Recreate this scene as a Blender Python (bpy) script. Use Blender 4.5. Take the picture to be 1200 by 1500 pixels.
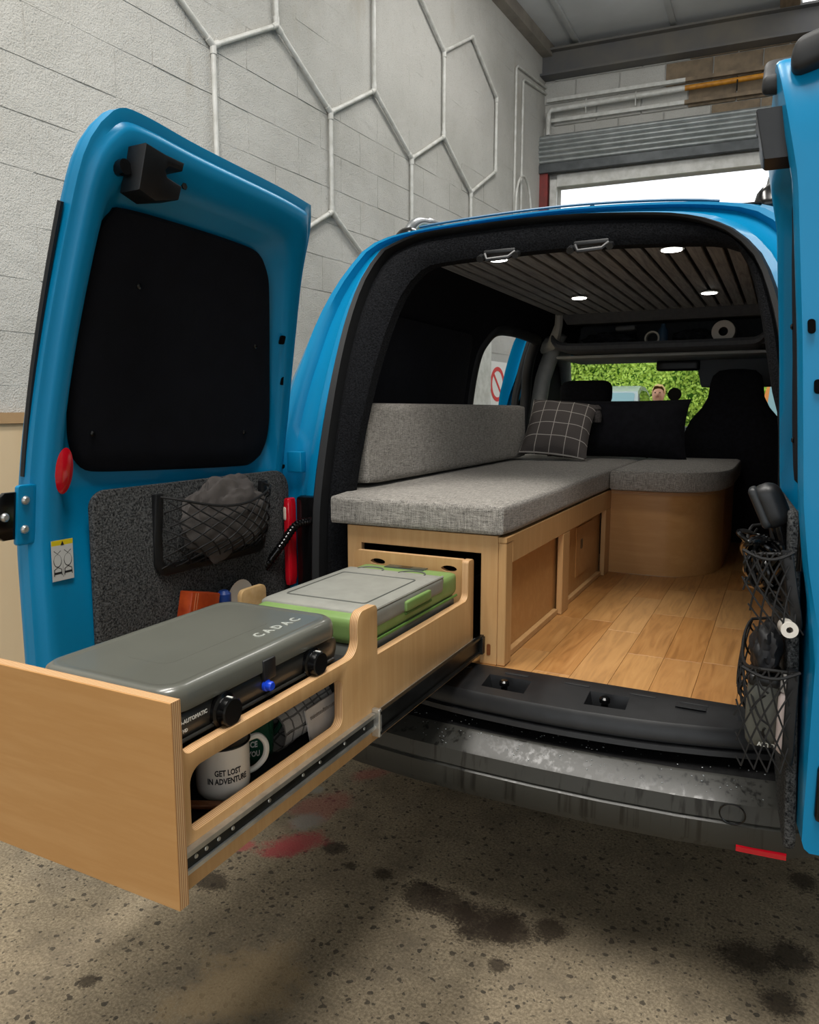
import bpy, bmesh, math, random
from mathutils import Vector, Matrix, noise
R = random.Random(7)
S = bpy.context.scene
for o in list(bpy.data.objects): bpy.data.objects.remove(o)
COL = S.collection
PI = math.pi
rad = math.radians

# ---------------------------------------------------------------- camera
cd = bpy.data.cameras.new('camera'); cam = bpy.data.objects.new('camera', cd); COL.objects.link(cam)
cd.sensor_fit = 'VERTICAL'; cd.sensor_height = 36; cd.lens = 1090/1500*36; cd.clip_start = .05; cd.clip_end = 200
cam.location = (0, 0, 1.25); cam.rotation_euler = (PI/2-math.atan(150/1090), 0, rad(26.57))
S.camera = cam
# ---------------------------------------------------------------- world, lights, exposure
wd = bpy.data.worlds.new('overcast'); S.world = wd; wd.use_nodes = True
wd.node_tree.nodes['Background'].inputs[0].default_value = (.93, .97, 1, 1)
wd.node_tree.nodes['Background'].inputs[1].default_value = 1.6
def area(name, loc, sx, sy, power, rot=(0, 0, 0), col=(1, .96, .9)):
    l = bpy.data.lights.new(name, 'AREA'); l.shape = 'RECTANGLE'; l.size = sx; l.size_y = sy; l.energy = power; l.color = col
    o = bpy.data.objects.new(name, l); o.location = loc; o.rotation_euler = rot; COL.objects.link(o); return o
area('workshop_lamp_and_fill', (.15, .1, 4.7), .9, 1.6, 125)
area('workshop_lamp_and_fill', (-1.5, .9, 4.85), .5, 2.4, 120)  # unseen fill light, added to brighten the left wall
area('workshop_lamp_and_fill', (-1.3, 5.2, 4.9), .4, 2.4, 45)
area('ceiling_fill', (.15, .1, 4.2), .9, 1.6, 45, (PI, 0, 0))  # added upward fill with no fixture, brightens the ceiling
area('ceiling_fill', (-1.0, 5.2, 4.3), .4, 2.4, 40, (PI, 0, 0))  # second added upward fill, for the far end of the ceiling
S.view_settings.view_transform = 'Standard'; S.view_settings.look = 'None'; S.view_settings.gamma = 1
S.view_settings.use_curve_mapping = False; S.view_settings.exposure = 0.0

# ---------------------------------------------------------------- materials
MATS = {}
def lin(c):
    if isinstance(c, str):
        c = [int(c[i:i+2], 16)/255 for i in (0, 2, 4)]
        c = [x/12.92 if x <= .04045 else ((x+.055)/1.055)**2.4 for x in c]
    return (c[0], c[1], c[2], 1)
class NT:
    def __init__(s, name):
        s.m = bpy.data.materials.new(name); s.m.use_nodes = True; s.t = s.m.node_tree
        s.b = s.t.nodes['Principled BSDF']; s.tc = None
    def n(s, typ, **k):
        x = s.t.nodes.new(typ)
        for a, v in k.items(): setattr(x, a, v)
        return x
    def l(s, a, b): s.t.links.new(a, b)
    def coord(s, scale=(1, 1, 1), world=False):
        if world:
            g = s.n('ShaderNodeNewGeometry').outputs['Position']
        else:
            g = s.n('ShaderNodeTexCoord').outputs['Object']
        mp = s.n('ShaderNodeMapping'); mp.inputs['Scale'].default_value = scale; s.l(g, mp.inputs[0]); return mp.outputs[0]
    def noise(s, scale, detail=4, rough=.55, stretch=(1, 1, 1), world=False):
        x = s.n('ShaderNodeTexNoise'); x.inputs['Scale'].default_value = scale; x.inputs['Detail'].default_value = detail
        x.inputs['Roughness'].default_value = rough; s.l(s.coord(stretch, world), x.inputs['Vector']); return x.outputs['Fac']
    def ramp(s, fac, stops):
        r = s.n('ShaderNodeValToRGB'); e = r.color_ramp.elements
        while len(e) < len(stops): e.new(.5)
        for i, (p, c) in enumerate(stops): e[i].position = p; e[i].color = lin(c)
        s.l(fac, r.inputs[0]); return r.outputs[0]
    def mix(s, fac, a, b, mode='MIX'):
        x = s.n('ShaderNodeMixRGB', blend_type=mode)
        for i, v in ((0, fac), (1, a), (2, b)):
            if hasattr(v, 'links'): s.l(v, x.inputs[i])
            elif i == 0: x.inputs[0].default_value = v
            else: x.inputs[i].default_value = lin(v)
        return x.outputs[0]
    def math(s, op, a, b=0.):
        x = s.n('ShaderNodeMath', operation=op)
        for i, v in enumerate((a, b)):
            if hasattr(v, 'links'): s.l(v, x.inputs[i])
            else: x.inputs[i].default_value = v
        return x.outputs[0]
    def bump(s, h, strength=.3, dist=.01):
        b = s.n('ShaderNodeBump'); b.inputs['Strength'].default_value = strength; b.inputs['Distance'].default_value = dist
        s.l(h, b.inputs['Height']); s.l(b.outputs[0], s.b.inputs['Normal'])
    def col(s, c):
        if hasattr(c, 'links'): s.l(c, s.b.inputs['Base Color'])
        else: s.b.inputs['Base Color'].default_value = lin(c)
    def set(s, **k):
        names = dict(rough='Roughness', metal='Metallic', spec='Specular IOR Level', coat='Coat Weight', trans='Transmission Weight', alpha='Alpha', ior='IOR', sheen='Sheen Weight')
        for a, v in k.items():
            i = s.b.inputs[names[a]]
            if hasattr(v, 'links'): s.l(v, i)
            else: i.default_value = v
def M(name, c, c2=None, scale=12, rough=.5, bump=0, bscale=80, stretch=(1, 1, 1), detail=4, bdist=.004, **k):
    if name in MATS: return MATS[name]
    t = NT(name)
    if c2 is not None: t.col(t.mix(t.ramp(t.noise(scale, detail, stretch=stretch), [(.35, (0, 0, 0)), (.65, (1, 1, 1))]), c, c2))
    else: t.col(c)
    t.set(rough=rough, **k)
    if bump: t.bump(t.noise(bscale, 3, stretch=stretch), bump, bdist)
    MATS[name] = t.m; return t.m
def emit(name, c, st):
    t = NT(name); t.col((0, 0, 0)); t.b.inputs['Emission Color'].default_value = lin(c); t.b.inputs['Emission Strength'].default_value = st
    MATS[name] = t.m; return t.m

BLUE = M('blue_paint', '027fb0', '027aa9', scale=3, rough=.36, coat=.08, spec=.3)
BLACKPL = M('black_plastic', '131416', '1a1b1d', scale=30, rough=.42, bump=.12, bscale=500, bdist=.001)
GLOSSBLK = M('gloss_black', '0a0a0b', rough=.18)
DARKHOLE = M('hole_dark', '060607', rough=.95, spec=.1)
RUBBER = M('rubber', '17181a', rough=.6)
CHROME = M('zinc_steel', 'd9d9d4', 'b9bab6', scale=25, rough=.36, metal=.85)
DARKST = M('dark_steel', '2a2c2b', '3a3c3b', scale=20, rough=.3, metal=.8)
NAVY = M('blackout_fabric', '0b0d14', '0f1119', scale=18, rough=.85, bump=.25, bscale=60, spec=.2)
CARPETBLK = M('black_carpet', '121317', '1b1c21', scale=260, rough=1, bump=.5, bscale=420, spec=.1)
GREYPL = M('grey_plastic', '8f918b', '9b9d96', scale=40, rough=.5, bump=.08, bscale=600, bdist=.001)
CABGREY = M('cab_grey', 'bcbdb9', 'b0b1ad', scale=20, rough=.7)
DKGREY = M('headliner_grey', '54565a', '5d5f62', scale=50, rough=.9)
GREEN = M('green_plastic', '7a9859', '73914f', scale=15, rough=.45)
STOVE = M('stove_paint', '63645c', '5c5d56', scale=4, rough=.28, coat=.3)
STOVEDK = M('stove_dark', '34332f', '2c2b28', scale=6, rough=.32, coat=.2)
WHITE = M('white_enamel', 'ddd8cf', rough=.25)
PAPER = M('paper', 'd6cdc4', 'c8bfb6', scale=20, rough=.85)
RED = M('red_lens', 'c80f22', rough=.15, coat=.5)
REDP = M('red_oxide', '8e2f2c', '71302c', scale=10, rough=.6)
WIN = M('tinted_glass', '0a0c0e', rough=.05, coat=.5)
FUR = M('seat_black', '0d0d10', '15151a', scale=60, rough=.95, bump=.2, bscale=200, spec=.2)
ORANGE = M('orange_card', 'a8431b', '8a2f12', scale=30, rough=.35)
DKBLUE = M('blue_cap', '1f3f86', rough=.35)
BTN = M('blue_button', '1747d6', rough=.25)
WOODLT = M('beech', 'd9b887', 'cda873', scale=6, rough=.55, stretch=(1, 6, 6))
STICK = M('brown_wood', '8a4f22', '6d3c18', scale=8, rough=.5, stretch=(2, 9, 9))
GRNMUG = M('green_enamel', '1f4a38', rough=.25)
TXTDK = M('print_black', '17171a', rough=.6)
TXTLT = M('print_white', 'd9dad5', rough=.5)
SILVER = M('silver_paint', 'aab0b3', rough=.25, coat=.4)
SKIN = M('skin', 'c98f73', rough=.6)
HAIR = M('blond_hair', 'dcb67c', 'c79d62', scale=80, rough=.7)
JACKET = M('green_jacket', '3f6b66', '35605a', scale=12, rough=.85)
TROUSER = M('dark_trousers', '2b2e38', rough=.9)
SHOE = M('shoe', '1b1a19', rough=.6)
VANORG = M('orange_paint', 'e0851c', 'd97a14', scale=4, rough=.3)
TYRE = M('tyre', '161616', rough=.85)
PIPEW = M('white_pipe', 'd3d3cf', 'bcbcb6', scale=14, rough=.45)
PIPEY = M('yellow_pipe', 'c98a1e', 'a86d18', scale=20, rough=.5)
LAMP = emit('spot_lens', (1, .97, .92), 14)

def fabric(name, c1, c2, sc=900, bump=.5):
    t = NT(name)
    a = t.noise(1, 2, stretch=(sc*.10, sc*.9, sc*.9)); b = t.noise(1, 2, stretch=(sc*.9, sc*.10, sc*.9)); c = t.noise(1, 2, stretch=(sc*.9, sc*.9, sc*.10))
    h = t.math('ADD', t.math('ADD', a, b), c)
    f = t.math('MULTIPLY', h, .3333)
    t.col(t.ramp(f, [(.36, c1), (.64, c2)])); t.set(rough=.95, spec=.2, sheen=.1); t.bump(h, bump, .002); MATS[name] = t.m; return t.m
LINEN = fabric('grey_linen', '55524e', 'b3aea6', 420)
def felt(name, c1, c2):
    t = NT(name); h = t.noise(230, 3, .7); t.col(t.ramp(h, [(.36, c1), (.66, c2)])); t.set(rough=1, spec=.1); t.bump(h, .8, .006); MATS[name] = t.m; return t.m
FELT = felt('grey_felt', '1e2022', '6a6b6b')
def ply(name, c1, c2, c3, st):
    t = NT(name)
    g = t.noise(1, 5, .6, stretch=st); f = t.noise(2.2, 3, .5)
    base = t.ramp(g, [(.3, c1), (.55, c2), (.75, c1)])
    t.col(t.mix(t.math('MULTIPLY', f, .45), base, c3)); t.set(rough=.42, spec=.35); t.bump(g, .05, .002); MATS[name] = t.m; return t.m
PLY = ply('birch_ply', 'd3ad7c', 'c69d6b', 'b48651', (40, 40, 3.0))
PLYF = ply('birch_ply_front', 'cfa069', 'c3925a', 'ad7c45', (3.0, 30, 30))
def plyedge(name, axis):
    t = NT(name); w = t.n('ShaderNodeTexWave', wave_type='BANDS', bands_direction=axis); w.inputs['Scale'].default_value = 95; w.inputs['Distortion'].default_value = 1.2
    w.inputs['Detail'].default_value = 1; w.inputs['Detail Scale'].default_value = .3
    t.l(t.coord(), w.inputs['Vector']); t.col(t.ramp(w.outputs['Fac'], [(.25, 'd8b78a'), (.6, 'a9784b')])); t.set(rough=.6); MATS[name] = t.m; return t.m
EDGEX, EDGEY, EDGEZ = plyedge('ply_edge_x', 'X'), plyedge('ply_edge_y', 'Y'), plyedge('ply_edge_z', 'Z')
def plankmat():
    t = NT('oak_laminate'); oi = t.n('ShaderNodeObjectInfo').outputs['Random']
    vm = t.n('ShaderNodeVectorMath', operation='ADD'); t.l(t.coord((16, 1.5, 1)), vm.inputs[0])
    cx = t.n('ShaderNodeCombineXYZ'); t.l(t.math('MULTIPLY', oi, 37.), cx.inputs[0]); t.l(t.math('MULTIPLY', oi, 91.), cx.inputs[1]); t.l(cx.outputs[0], vm.inputs[1])
    nz = t.n('ShaderNodeTexNoise'); nz.inputs['Scale'].default_value = 2.6; nz.inputs['Detail'].default_value = 6; nz.inputs['Distortion'].default_value = 1.5; t.l(vm.outputs[0], nz.inputs[0])
    g = t.ramp(nz.outputs[0], [(.3, '82501f'), (.48, 'aa743c'), (.7, 'c08c52')])
    tone = t.ramp(oi, [(0, 'a37140'), (.35, 'cca570'), (.65, 'b07c45'), (1, 'd4ae7a')])
    t.col(t.mix(.4, g, tone)); t.set(rough=.36, spec=.45); t.bump(nz.outputs[0], .06, .001); MATS['oak'] = t.m; return t.m
OAK = plankmat()
def slatmat():
    t = NT('grey_oak_slat'); oi = t.n('ShaderNodeObjectInfo').outputs['Random']
    vm = t.n('ShaderNodeVectorMath', operation='ADD'); t.l(t.coord((30, 2, 1)), vm.inputs[0]); cx = t.n('ShaderNodeCombineXYZ'); t.l(t.math('MULTIPLY', oi, 50.), cx.inputs[1]); t.l(cx.outputs[0], vm.inputs[1])
    nz = t.n('ShaderNodeTexNoise'); nz.inputs['Scale'].default_value = 2.4; nz.inputs['Detail'].default_value = 6; nz.inputs['Distortion'].default_value = 1; t.l(vm.outputs[0], nz.inputs[0])
    t.col(t.ramp(nz.outputs[0], [(.3, '75787b'), (.7, 'a4a7aa')])); t.set(rough=.7); MATS['slat'] = t.m; return t.m
SLAT = slatmat()
def wallpaint():
    t = NT('painted_block'); a = t.noise(1.1, 5, .6, world=True); b = t.noise(9, 5, .65, world=True); p = t.noise(130, 3, .7, world=True)
    c = t.ramp(a, [(.3, 'b4b3ad'), (.5, 'c2c1bc'), (.7, 'cac9c4')])
    st = t.noise(1, 4, .6, stretch=(3, 3, 1.1), world=True)
    c = t.mix(t.ramp(st, [(.62, (0, 0, 0)), (.78, (.55, .55, .55))]), c, 'a89e8c')
    c = t.mix(t.ramp(b, [(.62, (0, 0, 0)), (.72, (.35, .35, .35))]), c, 'a9a79f')
    pit = t.ramp(p, [(.34, (1, 1, 1)), (.42, (0, 0, 0))])
    c = t.mix(t.math('MULTIPLY', pit, .45), c, '85847e'); t.col(c); t.set(rough=.8, spec=.25)
    h = t.math('ADD', t.math('MULTIPLY', b, .6), t.math('MULTIPLY', p, .5)); t.bump(h, .8, .016); MATS['wall'] = t.m; return t.m
WALL = wallpaint()
BARE = M('bare_block', '8d7c66', '6f6252', scale=7, rough=.9, bump=.4, bscale=60)
CEILM = M('ceiling_sheet', 'c2c5c7', 'b4b7b8', scale=1.5, rough=.6)
BEAMM = M('beam_paint', '54565a', '6f6a61', scale=1.6, rough=.7)
def concrete():
    t = NT('stained_concrete'); pos = lambda sc=(1, 1, 1): t.coord(sc, True)
    a = t.noise(1.3, 6, .62, world=True); b = t.noise(6, 6, .7, world=True); f = t.noise(140, 4, .75, world=True)
    c = t.ramp(a, [(.3, '837763'), (.48, 'a0927a'), (.6, 'ac9e85'), (.75, '938a7b')])
    c = t.mix(t.ramp(b, [(.45, (0, 0, 0)), (.75, (.8, .8, .8))]), c, '625a4e')
    c = t.mix(t.ramp(f, [(.4, (.7, .7, .7)), (.62, (0, 0, 0))]), c, '5b5142')
    for sc, th, colr in ((30, .2, '3a352e'), (62, .22, '453f36'), (15, .11, '2a2825')):
        v = t.n('ShaderNodeTexVoronoi'); v.inputs['Scale'].default_value = sc; v.inputs['Randomness'].default_value = 1
        dn = t.n('ShaderNodeTexNoise'); dn.inputs['Scale'].default_value = 60; t.l(pos(), dn.inputs[0])
        vm = t.n('ShaderNodeVectorMath', operation='MULTIPLY_ADD'); t.l(dn.outputs['Color'], vm.inputs[0]); vm.inputs[1].default_value = (.018, .018, .018); t.l(pos(), vm.inputs[2])
        t.l(vm.outputs[0], v.inputs['Vector'])
        sel = t.n('ShaderNodeSeparateColor'); t.l(v.outputs['Color'], sel.inputs[0])
        m = t.math('MULTIPLY', t.math('LESS_THAN', v.outputs['Distance'], th), t.math('GREATER_THAN', sel.outputs[0], .30))
        c = t.mix(t.math('MULTIPLY', m, .8), c, colr)
    def spot(x, y, r, colr, amt, c, sx=1, sy=1, ang=0):
        mp = t.n('ShaderNodeMapping', vector_type='TEXTURE'); mp.inputs['Location'].default_value = (x, y, 0); mp.inputs['Rotation'].default_value = (0, 0, ang); mp.inputs['Scale'].default_value = (r*sx, r*sy, r)
        t.l(t.n('ShaderNodeNewGeometry').outputs['Position'], mp.inputs[0])
        ln = t.n('ShaderNodeVectorMath', operation='LENGTH'); t.l(mp.outputs[0], ln.inputs[0])
        d = t.math('ADD', ln.outputs['Value'], t.math('MULTIPLY', t.math('SUBTRACT', b, .5), 2.4))
        d = t.math('ADD', d, t.math('MULTIPLY', t.math('SUBTRACT', f, .5), 1.2))
        fac = t.ramp(d, [(.55, (amt, amt, amt)), (1.0, (0, 0, 0))]); return t.mix(fac, c, colr)
    for x, y, r, sx, sy, an in ((-0.76, 1.599, 0.07, 1.1, 0.8, -0.4), (-0.673, 1.597, 0.08, 1.2, 0.8, -0.5), (-0.586, 1.585, 0.085, 1.2, 1.0, 0.0), (-0.516, 1.587, 0.07, 1.0, 1.0, 0.0), (-0.434, 1.627, 0.055, 1.0, 1.0, 0.0), (-0.001, 1.747, 0.075, 1.1, 1.0, 0.0), (0.084, 1.79, 0.06, 1.0, 1.0, 0.0), (0.064, 1.624, 0.055, 1.0, 1.0, 0.0), (0.117, 2.116, 0.05, 1.0, 1.0, 0.0), (-0.505, 1.46, 0.03, 1.0, 1.0, 0.0), (-1.082, 1.681, 0.035, 1.2, 1.0, 0.0), (-1.001, 1.631, 0.025, 1.0, 1.0, 0.0), (-0.899, 1.641, 0.035, 1.2, 1.0, 0.0), (-1.299, 1.013, 0.025, 1.0, 1.0, 0.0), (-1.297, 1.408, 0.05, 1.2, 0.8, 0.0)):
        c = spot(x, y, r, '2a2119', .8, c, sx, sy, an)
    for x, y, r, am in ((-1.198, 1.661, 0.075, 0.8), (-1.205, 1.619, 0.05, 0.7), (-1.331, 1.568, 0.03, 0.7), (-1.239, 1.754, 0.05, 0.4), (-1.247, 1.86, 0.09, 0.4), (-1.21, 2.104, 0.06, 0.45)):
        c = spot(x, y, r, 'a8474a', am, c, 1.4, .8, .9)
    for x, y, r in ((-1.239, 1.754, 0.06), (-1.315, 1.937, 0.03)):
        c = spot(x, y, r, '8f9089', .8, c)
    c = spot(-1.0, 1.15, .16, 'a08a68', .6, c)
    t.col(c); t.set(rough=t.ramp(a, [(.3, (.55, .55, .55)), (.7, (.8, .8, .8))]), spec=.3)
    t.bump(t.math('ADD', f, b), .35, .006); MATS['concrete'] = t.m; return t.m
CONC = concrete()
def bumpermat():
    t = NT('bumper_plastic'); st = t.noise(1, 3, .6, stretch=(70, 70, 1.2), world=True); d = t.noise(9, 4, world=True)
    c = t.mix(t.ramp(st, [(.56, (0, 0, 0)), (.66, (.8, .8, .8))]), '33332f', '121211'); c = t.mix(t.ramp(d, [(.5, (0, 0, 0)), (.75, (.4, .4, .4))]), c, '33312c')
    t.col(c); t.set(rough=t.ramp(st, [(.5, (.42, .42, .42)), (.65, (.28, .28, .28))]), spec=.5); MATS['bumper'] = t.m; return t.m
BUMP = bumpermat()
def checker(name, base, line, n1, wid, ax=('X', 'Y')):
    t = NT(name); sp = t.n('ShaderNodeSeparateXYZ'); t.l(t.n('ShaderNodeUVMap').outputs[0], sp.inputs[0])
    fs = []
    for i in (0, 1):
        fr = t.math('FRACT', t.math('MULTIPLY', sp.outputs[i], n1)); fs.append(t.math('LESS_THAN', fr, wid))
    m = t.math('MAXIMUM', fs[0], fs[1]); nz = t.noise(300, 2)
    b = t.mix(nz, base, [x*.7 for x in lin(base)[:3]]); t.col(t.mix(t.math('MULTIPLY', m, .85), b, line)); t.set(rough=.95, spec=.2); t.bump(nz, .3, .002); MATS[name] = t.m; return t.m
PLAID = checker('plaid_wool', '625c59', 'c9c2ba', 4.6, .05)
TOWEL = checker('check_towel', 'b9b4ae', '55524f', 9, .16)
GLASS = NT('clear_glass'); GLASS.col('e8f2ee'); GLASS.set(rough=0, trans=1, ior=1.02, spec=.3); GLASS = GLASS.m
CLEARP = M('clear_plastic', 'c9c6bd', rough=.2, trans=.5)
LEAFM = NT('hedge_leaf'); _n = LEAFM.noise(1.2, 3, world=True); _r = LEAFM.noise(23, 2, world=True)
LEAFM.col(LEAFM.mix(_r, LEAFM.ramp(_n, [(.35, '69a83a'), (.6, 'a6d24e')]), 'dbe65c')); LEAFM.set(rough=.5); LEAFM.b.inputs['Subsurface Weight'].default_value = 0; LEAFM = LEAFM.m
ASPH = M('asphalt', '6d6e70', '5c5d5f', scale=30, rough=.9, bump=.3, bscale=150)

# ---------------------------------------------------------------- geometry helpers
class G:
    def __init__(s): s.bm = bmesh.new()
    def add(s, t, mat=None):
        if mat is not None: bmesh.ops.transform(t, matrix=mat, verts=t.verts)
        me = bpy.data.meshes.new('t'); t.to_mesh(me); t.free(); s.bm.from_mesh(me); bpy.data.meshes.remove(me); return s
    def box(s, x0, x1, y0, y1, z0, z1, bev=0, seg=2, mat=None):
        t = bmesh.new(); bmesh.ops.create_cube(t, size=1)
        for v in t.verts: v.co = Vector(((x0+x1)/2+v.co.x*(x1-x0), (y0+y1)/2+v.co.y*(y1-y0), (z0+z1)/2+v.co.z*(z1-z0)))
        if bev: bmesh.ops.bevel(t, geom=t.edges[:], offset=bev, segments=seg, affect='EDGES', profile=.5)
        return s.add(t, mat)
    def rbox(s, c, h, r, cuts=8, bulge=(0, 0, 0), mat=None, fn=None):
        t = bmesh.new(); bmesh.ops.create_cube(t, size=2); bmesh.ops.subdivide_edges(t, edges=t.edges[:], cuts=cuts, use_grid_fill=True)
        for v in t.verts:
            u = v.co.copy(); p = []
            for i in range(3):
                # pack grid lines towards the rounded corners
                a = abs(u[i]); k = math.copysign(a**.6 if a < 1 else 1, u[i]); p.append(k*h[i])
            p = Vector(p); q = Vector([max(-(h[i]-r), min(h[i]-r, p[i])) for i in range(3)]); d = p-q
            if d.length > 1e-9: p = q+d.normalized()*r
            for i in range(3):
                j, k = (i+1) % 3, (i+2) % 3
                p[i] += math.copysign(1, u[i])*bulge[i]*(1-(p[j]/h[j])**2)*(1-(p[k]/h[k])**2)*abs(u[i])
            if fn: p = fn(p)
            v.co = p+Vector(c)
        return s.add(t, mat)
    def tube(s, pts, r, n=8, closed=False, mat=None):
        t = bmesh.new(); P = [Vector(p) for p in pts]; L = len(P); rs = r if isinstance(r, (list, tuple)) else [r]*L; rings = []
        up = None
        for i in range(L):
            a = P[i-1] if (i > 0 or closed) else P[i]; b = P[(i+1) % L] if (i < L-1 or closed) else P[i]
            d = (b-a).normalized()
            if up is None: up = Vector((0, 0, 1)) if abs(d.z) < .9 else Vector((1, 0, 0))
            sd = d.cross(up).normalized(); up = sd.cross(d).normalized()
            rings.append([t.verts.new(P[i]+(sd*math.cos(2*PI*k/n)+up*math.sin(2*PI*k/n))*rs[i]) for k in range(n)])
        for i in range(L if closed else L-1):
            A, B = rings[i], rings[(i+1) % L]
            for k in range(n): t.faces.new((A[k], A[(k+1) % n], B[(k+1) % n], B[k]))
        if not closed: t.faces.new(rings[0][::-1]); t.faces.new(rings[-1])
        return s.add(t, mat)
    def lathe(s, prof, c=(0, 0, 0), n=24, mat=None):
        t = bmesh.new(); rings = [[t.verts.new((max(r, 1e-4)*math.cos(2*PI*k/n), max(r, 1e-4)*math.sin(2*PI*k/n), z)) for k in range(n)] for r, z in prof]
        for A, B in zip(rings, rings[1:]):
            for k in range(n): t.faces.new((A[k], A[(k+1) % n], B[(k+1) % n], B[k]))
        t.faces.new(rings[0][::-1]); t.faces.new(rings[-1])
        bmesh.ops.translate(t, verts=t.verts, vec=c); return s.add(t, mat)
    def cyl(s, p0, p1, r, n=16, r1=None):
        return s.tube([p0, p1], [r, r if r1 is None else r1], n)
    def plate(s, outer, holes=(), th=.018, fn=None, bev=0, edge=0, w0=0.):
        t = bmesh.new(); es = []
        for lp in [outer]+list(holes):
            vs = [t.verts.new((u, v, 0)) for u, v in lp]; es += [t.edges.new((vs[i], vs[(i+1) % len(vs)])) for i in range(len(vs))]
        bmesh.ops.triangle_fill(t, use_beauty=True, use_dissolve=False, edges=es)
        F = t.faces[:]; r = bmesh.ops.extrude_face_region(t, geom=F); nv = [g for g in r['geom'] if isinstance(g, bmesh.types.BMVert)]
        bmesh.ops.translate(t, verts=nv, vec=(0, 0, th))
        bmesh.ops.recalc_face_normals(t, faces=t.faces[:])
        for f in t.faces:
            if abs(f.normal.z) < .5: f.material_index = edge
        if bev:
            ee = [e for e in t.edges if len(e.link_faces) == 2 and abs(e.link_faces[0].normal.z) + abs(e.link_faces[1].normal.z) > .9 and abs(e.link_faces[0].normal.dot(e.link_faces[1].normal)) < .3]
            bmesh.ops.bevel(t, geom=ee, offset=bev, segments=2, affect='EDGES', profile=.5)
        for v in t.verts:
            v.co.z += w0
            if fn: v.co = Vector(fn(*v.co))
        return s.add(t)
    def grid(s, rows, closed=False, uv=False):
        t = bmesh.new(); V = [[t.verts.new(p) for p in r] for r in rows]; n = len(rows[0]); L = t.loops.layers.uv.new('UVMap') if uv else None
        for i in range(len(V)-1):
            for k in range(n if closed else n-1):
                q = (V[i][k], V[i][(k+1) % n], V[i+1][(k+1) % n], V[i+1][k])
                f = t.faces.new(q)
                if uv:
                    for lp, (a, b) in zip(f.loops, ((i, k), (i, k+1), (i+1, k+1), (i+1, k))): lp[L].uv = (b/(n-1), a/(len(V)-1))
        return s.add(t)
WL = {}
def finish(name, g, mat, parent=None, label=None, cat=None, group=None, kind=None, smooth=40, fixn=True):
    bm = g.bm
    if fixn: bmesh.ops.recalc_face_normals(bm, faces=bm.faces[:])
    me = bpy.data.meshes.new(name)
    if parent is not None: org = WL[parent.name]
    else:
        xs = [v.co for v in bm.verts]; org = Vector(((min(v.x for v in xs)+max(v.x for v in xs))/2, (min(v.y for v in xs)+max(v.y for v in xs))/2, min(v.z for v in xs)))
    bmesh.ops.translate(bm, verts=bm.verts, vec=-org); bm.to_mesh(me); bm.free()
    for m in (mat if isinstance(mat, (list, tuple)) else [mat]): me.materials.append(m)
    if smooth:
        for p in me.polygons: p.use_smooth = True
        me.set_sharp_from_angle(angle=rad(smooth))
    o = bpy.data.objects.new(name, me); COL.objects.link(o)
    if parent is not None: o.parent = parent
    else: o.location = org
    WL[o.name] = org; tagit(o, label, cat, group, kind); return o
def tagit(o, label=None, cat=None, group=None, kind=None):
    for k, v in (('label', label), ('category', cat), ('group', group), ('kind', kind)):
        if v: o[k] = v
def thing(name, loc, label=None, cat=None, group=None, kind=None):
    o = bpy.data.objects.new(name, None); COL.objects.link(o); o.location = loc; WL[o.name] = Vector(loc); o.empty_display_size = .1; tagit(o, label, cat, group, kind); return o
def inst(src, name, loc, parent):   # shared-mesh copy of a piece, loc in world
    o = bpy.data.objects.new(name, src); COL.objects.link(o); o.parent = parent; o.location = Vector(loc)-WL[parent.name]; WL[o.name] = Vector(loc); return o
def catmull(pts, n=8):
    out = []
    for i in range(len(pts)-1):
        p0 = pts[max(i-1, 0)]; p1 = pts[i]; p2 = pts[i+1]; p3 = pts[min(i+2, len(pts)-1)]
        for k in range(n):
            t = k/n
            out.append(tuple(.5*(2*b+(c-a)*t+(2*a-5*b+4*c-d)*t*t+(-a+3*b-3*c+d)*t**3) for a, b, c, d in zip(p0, p1, p2, p3)))
    out.append(tuple(pts[-1])); return out
def resample(pts, n):
    L = [0]
    for a, b in zip(pts, pts[1:]): L.append(L[-1]+math.dist(a, b))
    out = []; j = 0
    for i in range(n+1):
        d = L[-1]*i/n
        while j < len(L)-2 and L[j+1] < d: j += 1
        f = (d-L[j])/max(L[j+1]-L[j], 1e-9); out.append(tuple(a+(b-a)*f for a, b in zip(pts[j], pts[j+1])))
    return out
def loop4(segs, n=22, closed=True):
    out = []
    for s in segs: out += resample(catmull(s, 6), n)[:-1]
    if not closed: out.append(tuple(segs[-1][-1]))
    return out
def rrect(u0, u1, v0, v1, r, n=6):
    rs = r if isinstance(r, (list, tuple)) else [r]*4; out = []
    for (cu, cv, a, q) in ((u1, v0, -90, rs[0]), (u1, v1, 0, rs[1]), (u0, v1, 90, rs[2]), (u0, v0, 180, rs[3])):
        if q <= 0: out.append((cu, cv)); continue
        mu = cu-q if cu == u1 else cu+q; mv = cv-q if cv == v1 else cv+q
        for k in range(n+1):
            an = rad(a+90*k/n); out.append((mu+q*math.cos(an), mv+q*math.sin(an)))
    return out
def text(s, size, fn, depth=.0006, align='CENTER'):
    cu = bpy.data.curves.new('txt', 'FONT'); cu.body = s; cu.size = size; cu.align_x = align; cu.extrude = depth; cu.offset = size*.03; cu.resolution_u = 2
    o = bpy.data.objects.new('txt', cu); COL.objects.link(o); bpy.context.view_layer.update()
    me = bpy.data.meshes.new_from_object(o.evaluated_get(bpy.context.evaluated_depsgraph_get())); bpy.data.objects.remove(o); bpy.data.curves.remove(cu)
    t = bmesh.new(); t.from_mesh(me); bpy.data.meshes.remove(me)
    for v in t.verts: v.co = Vector(fn(*v.co))
    g = G(); g.add(t); return g
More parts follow.
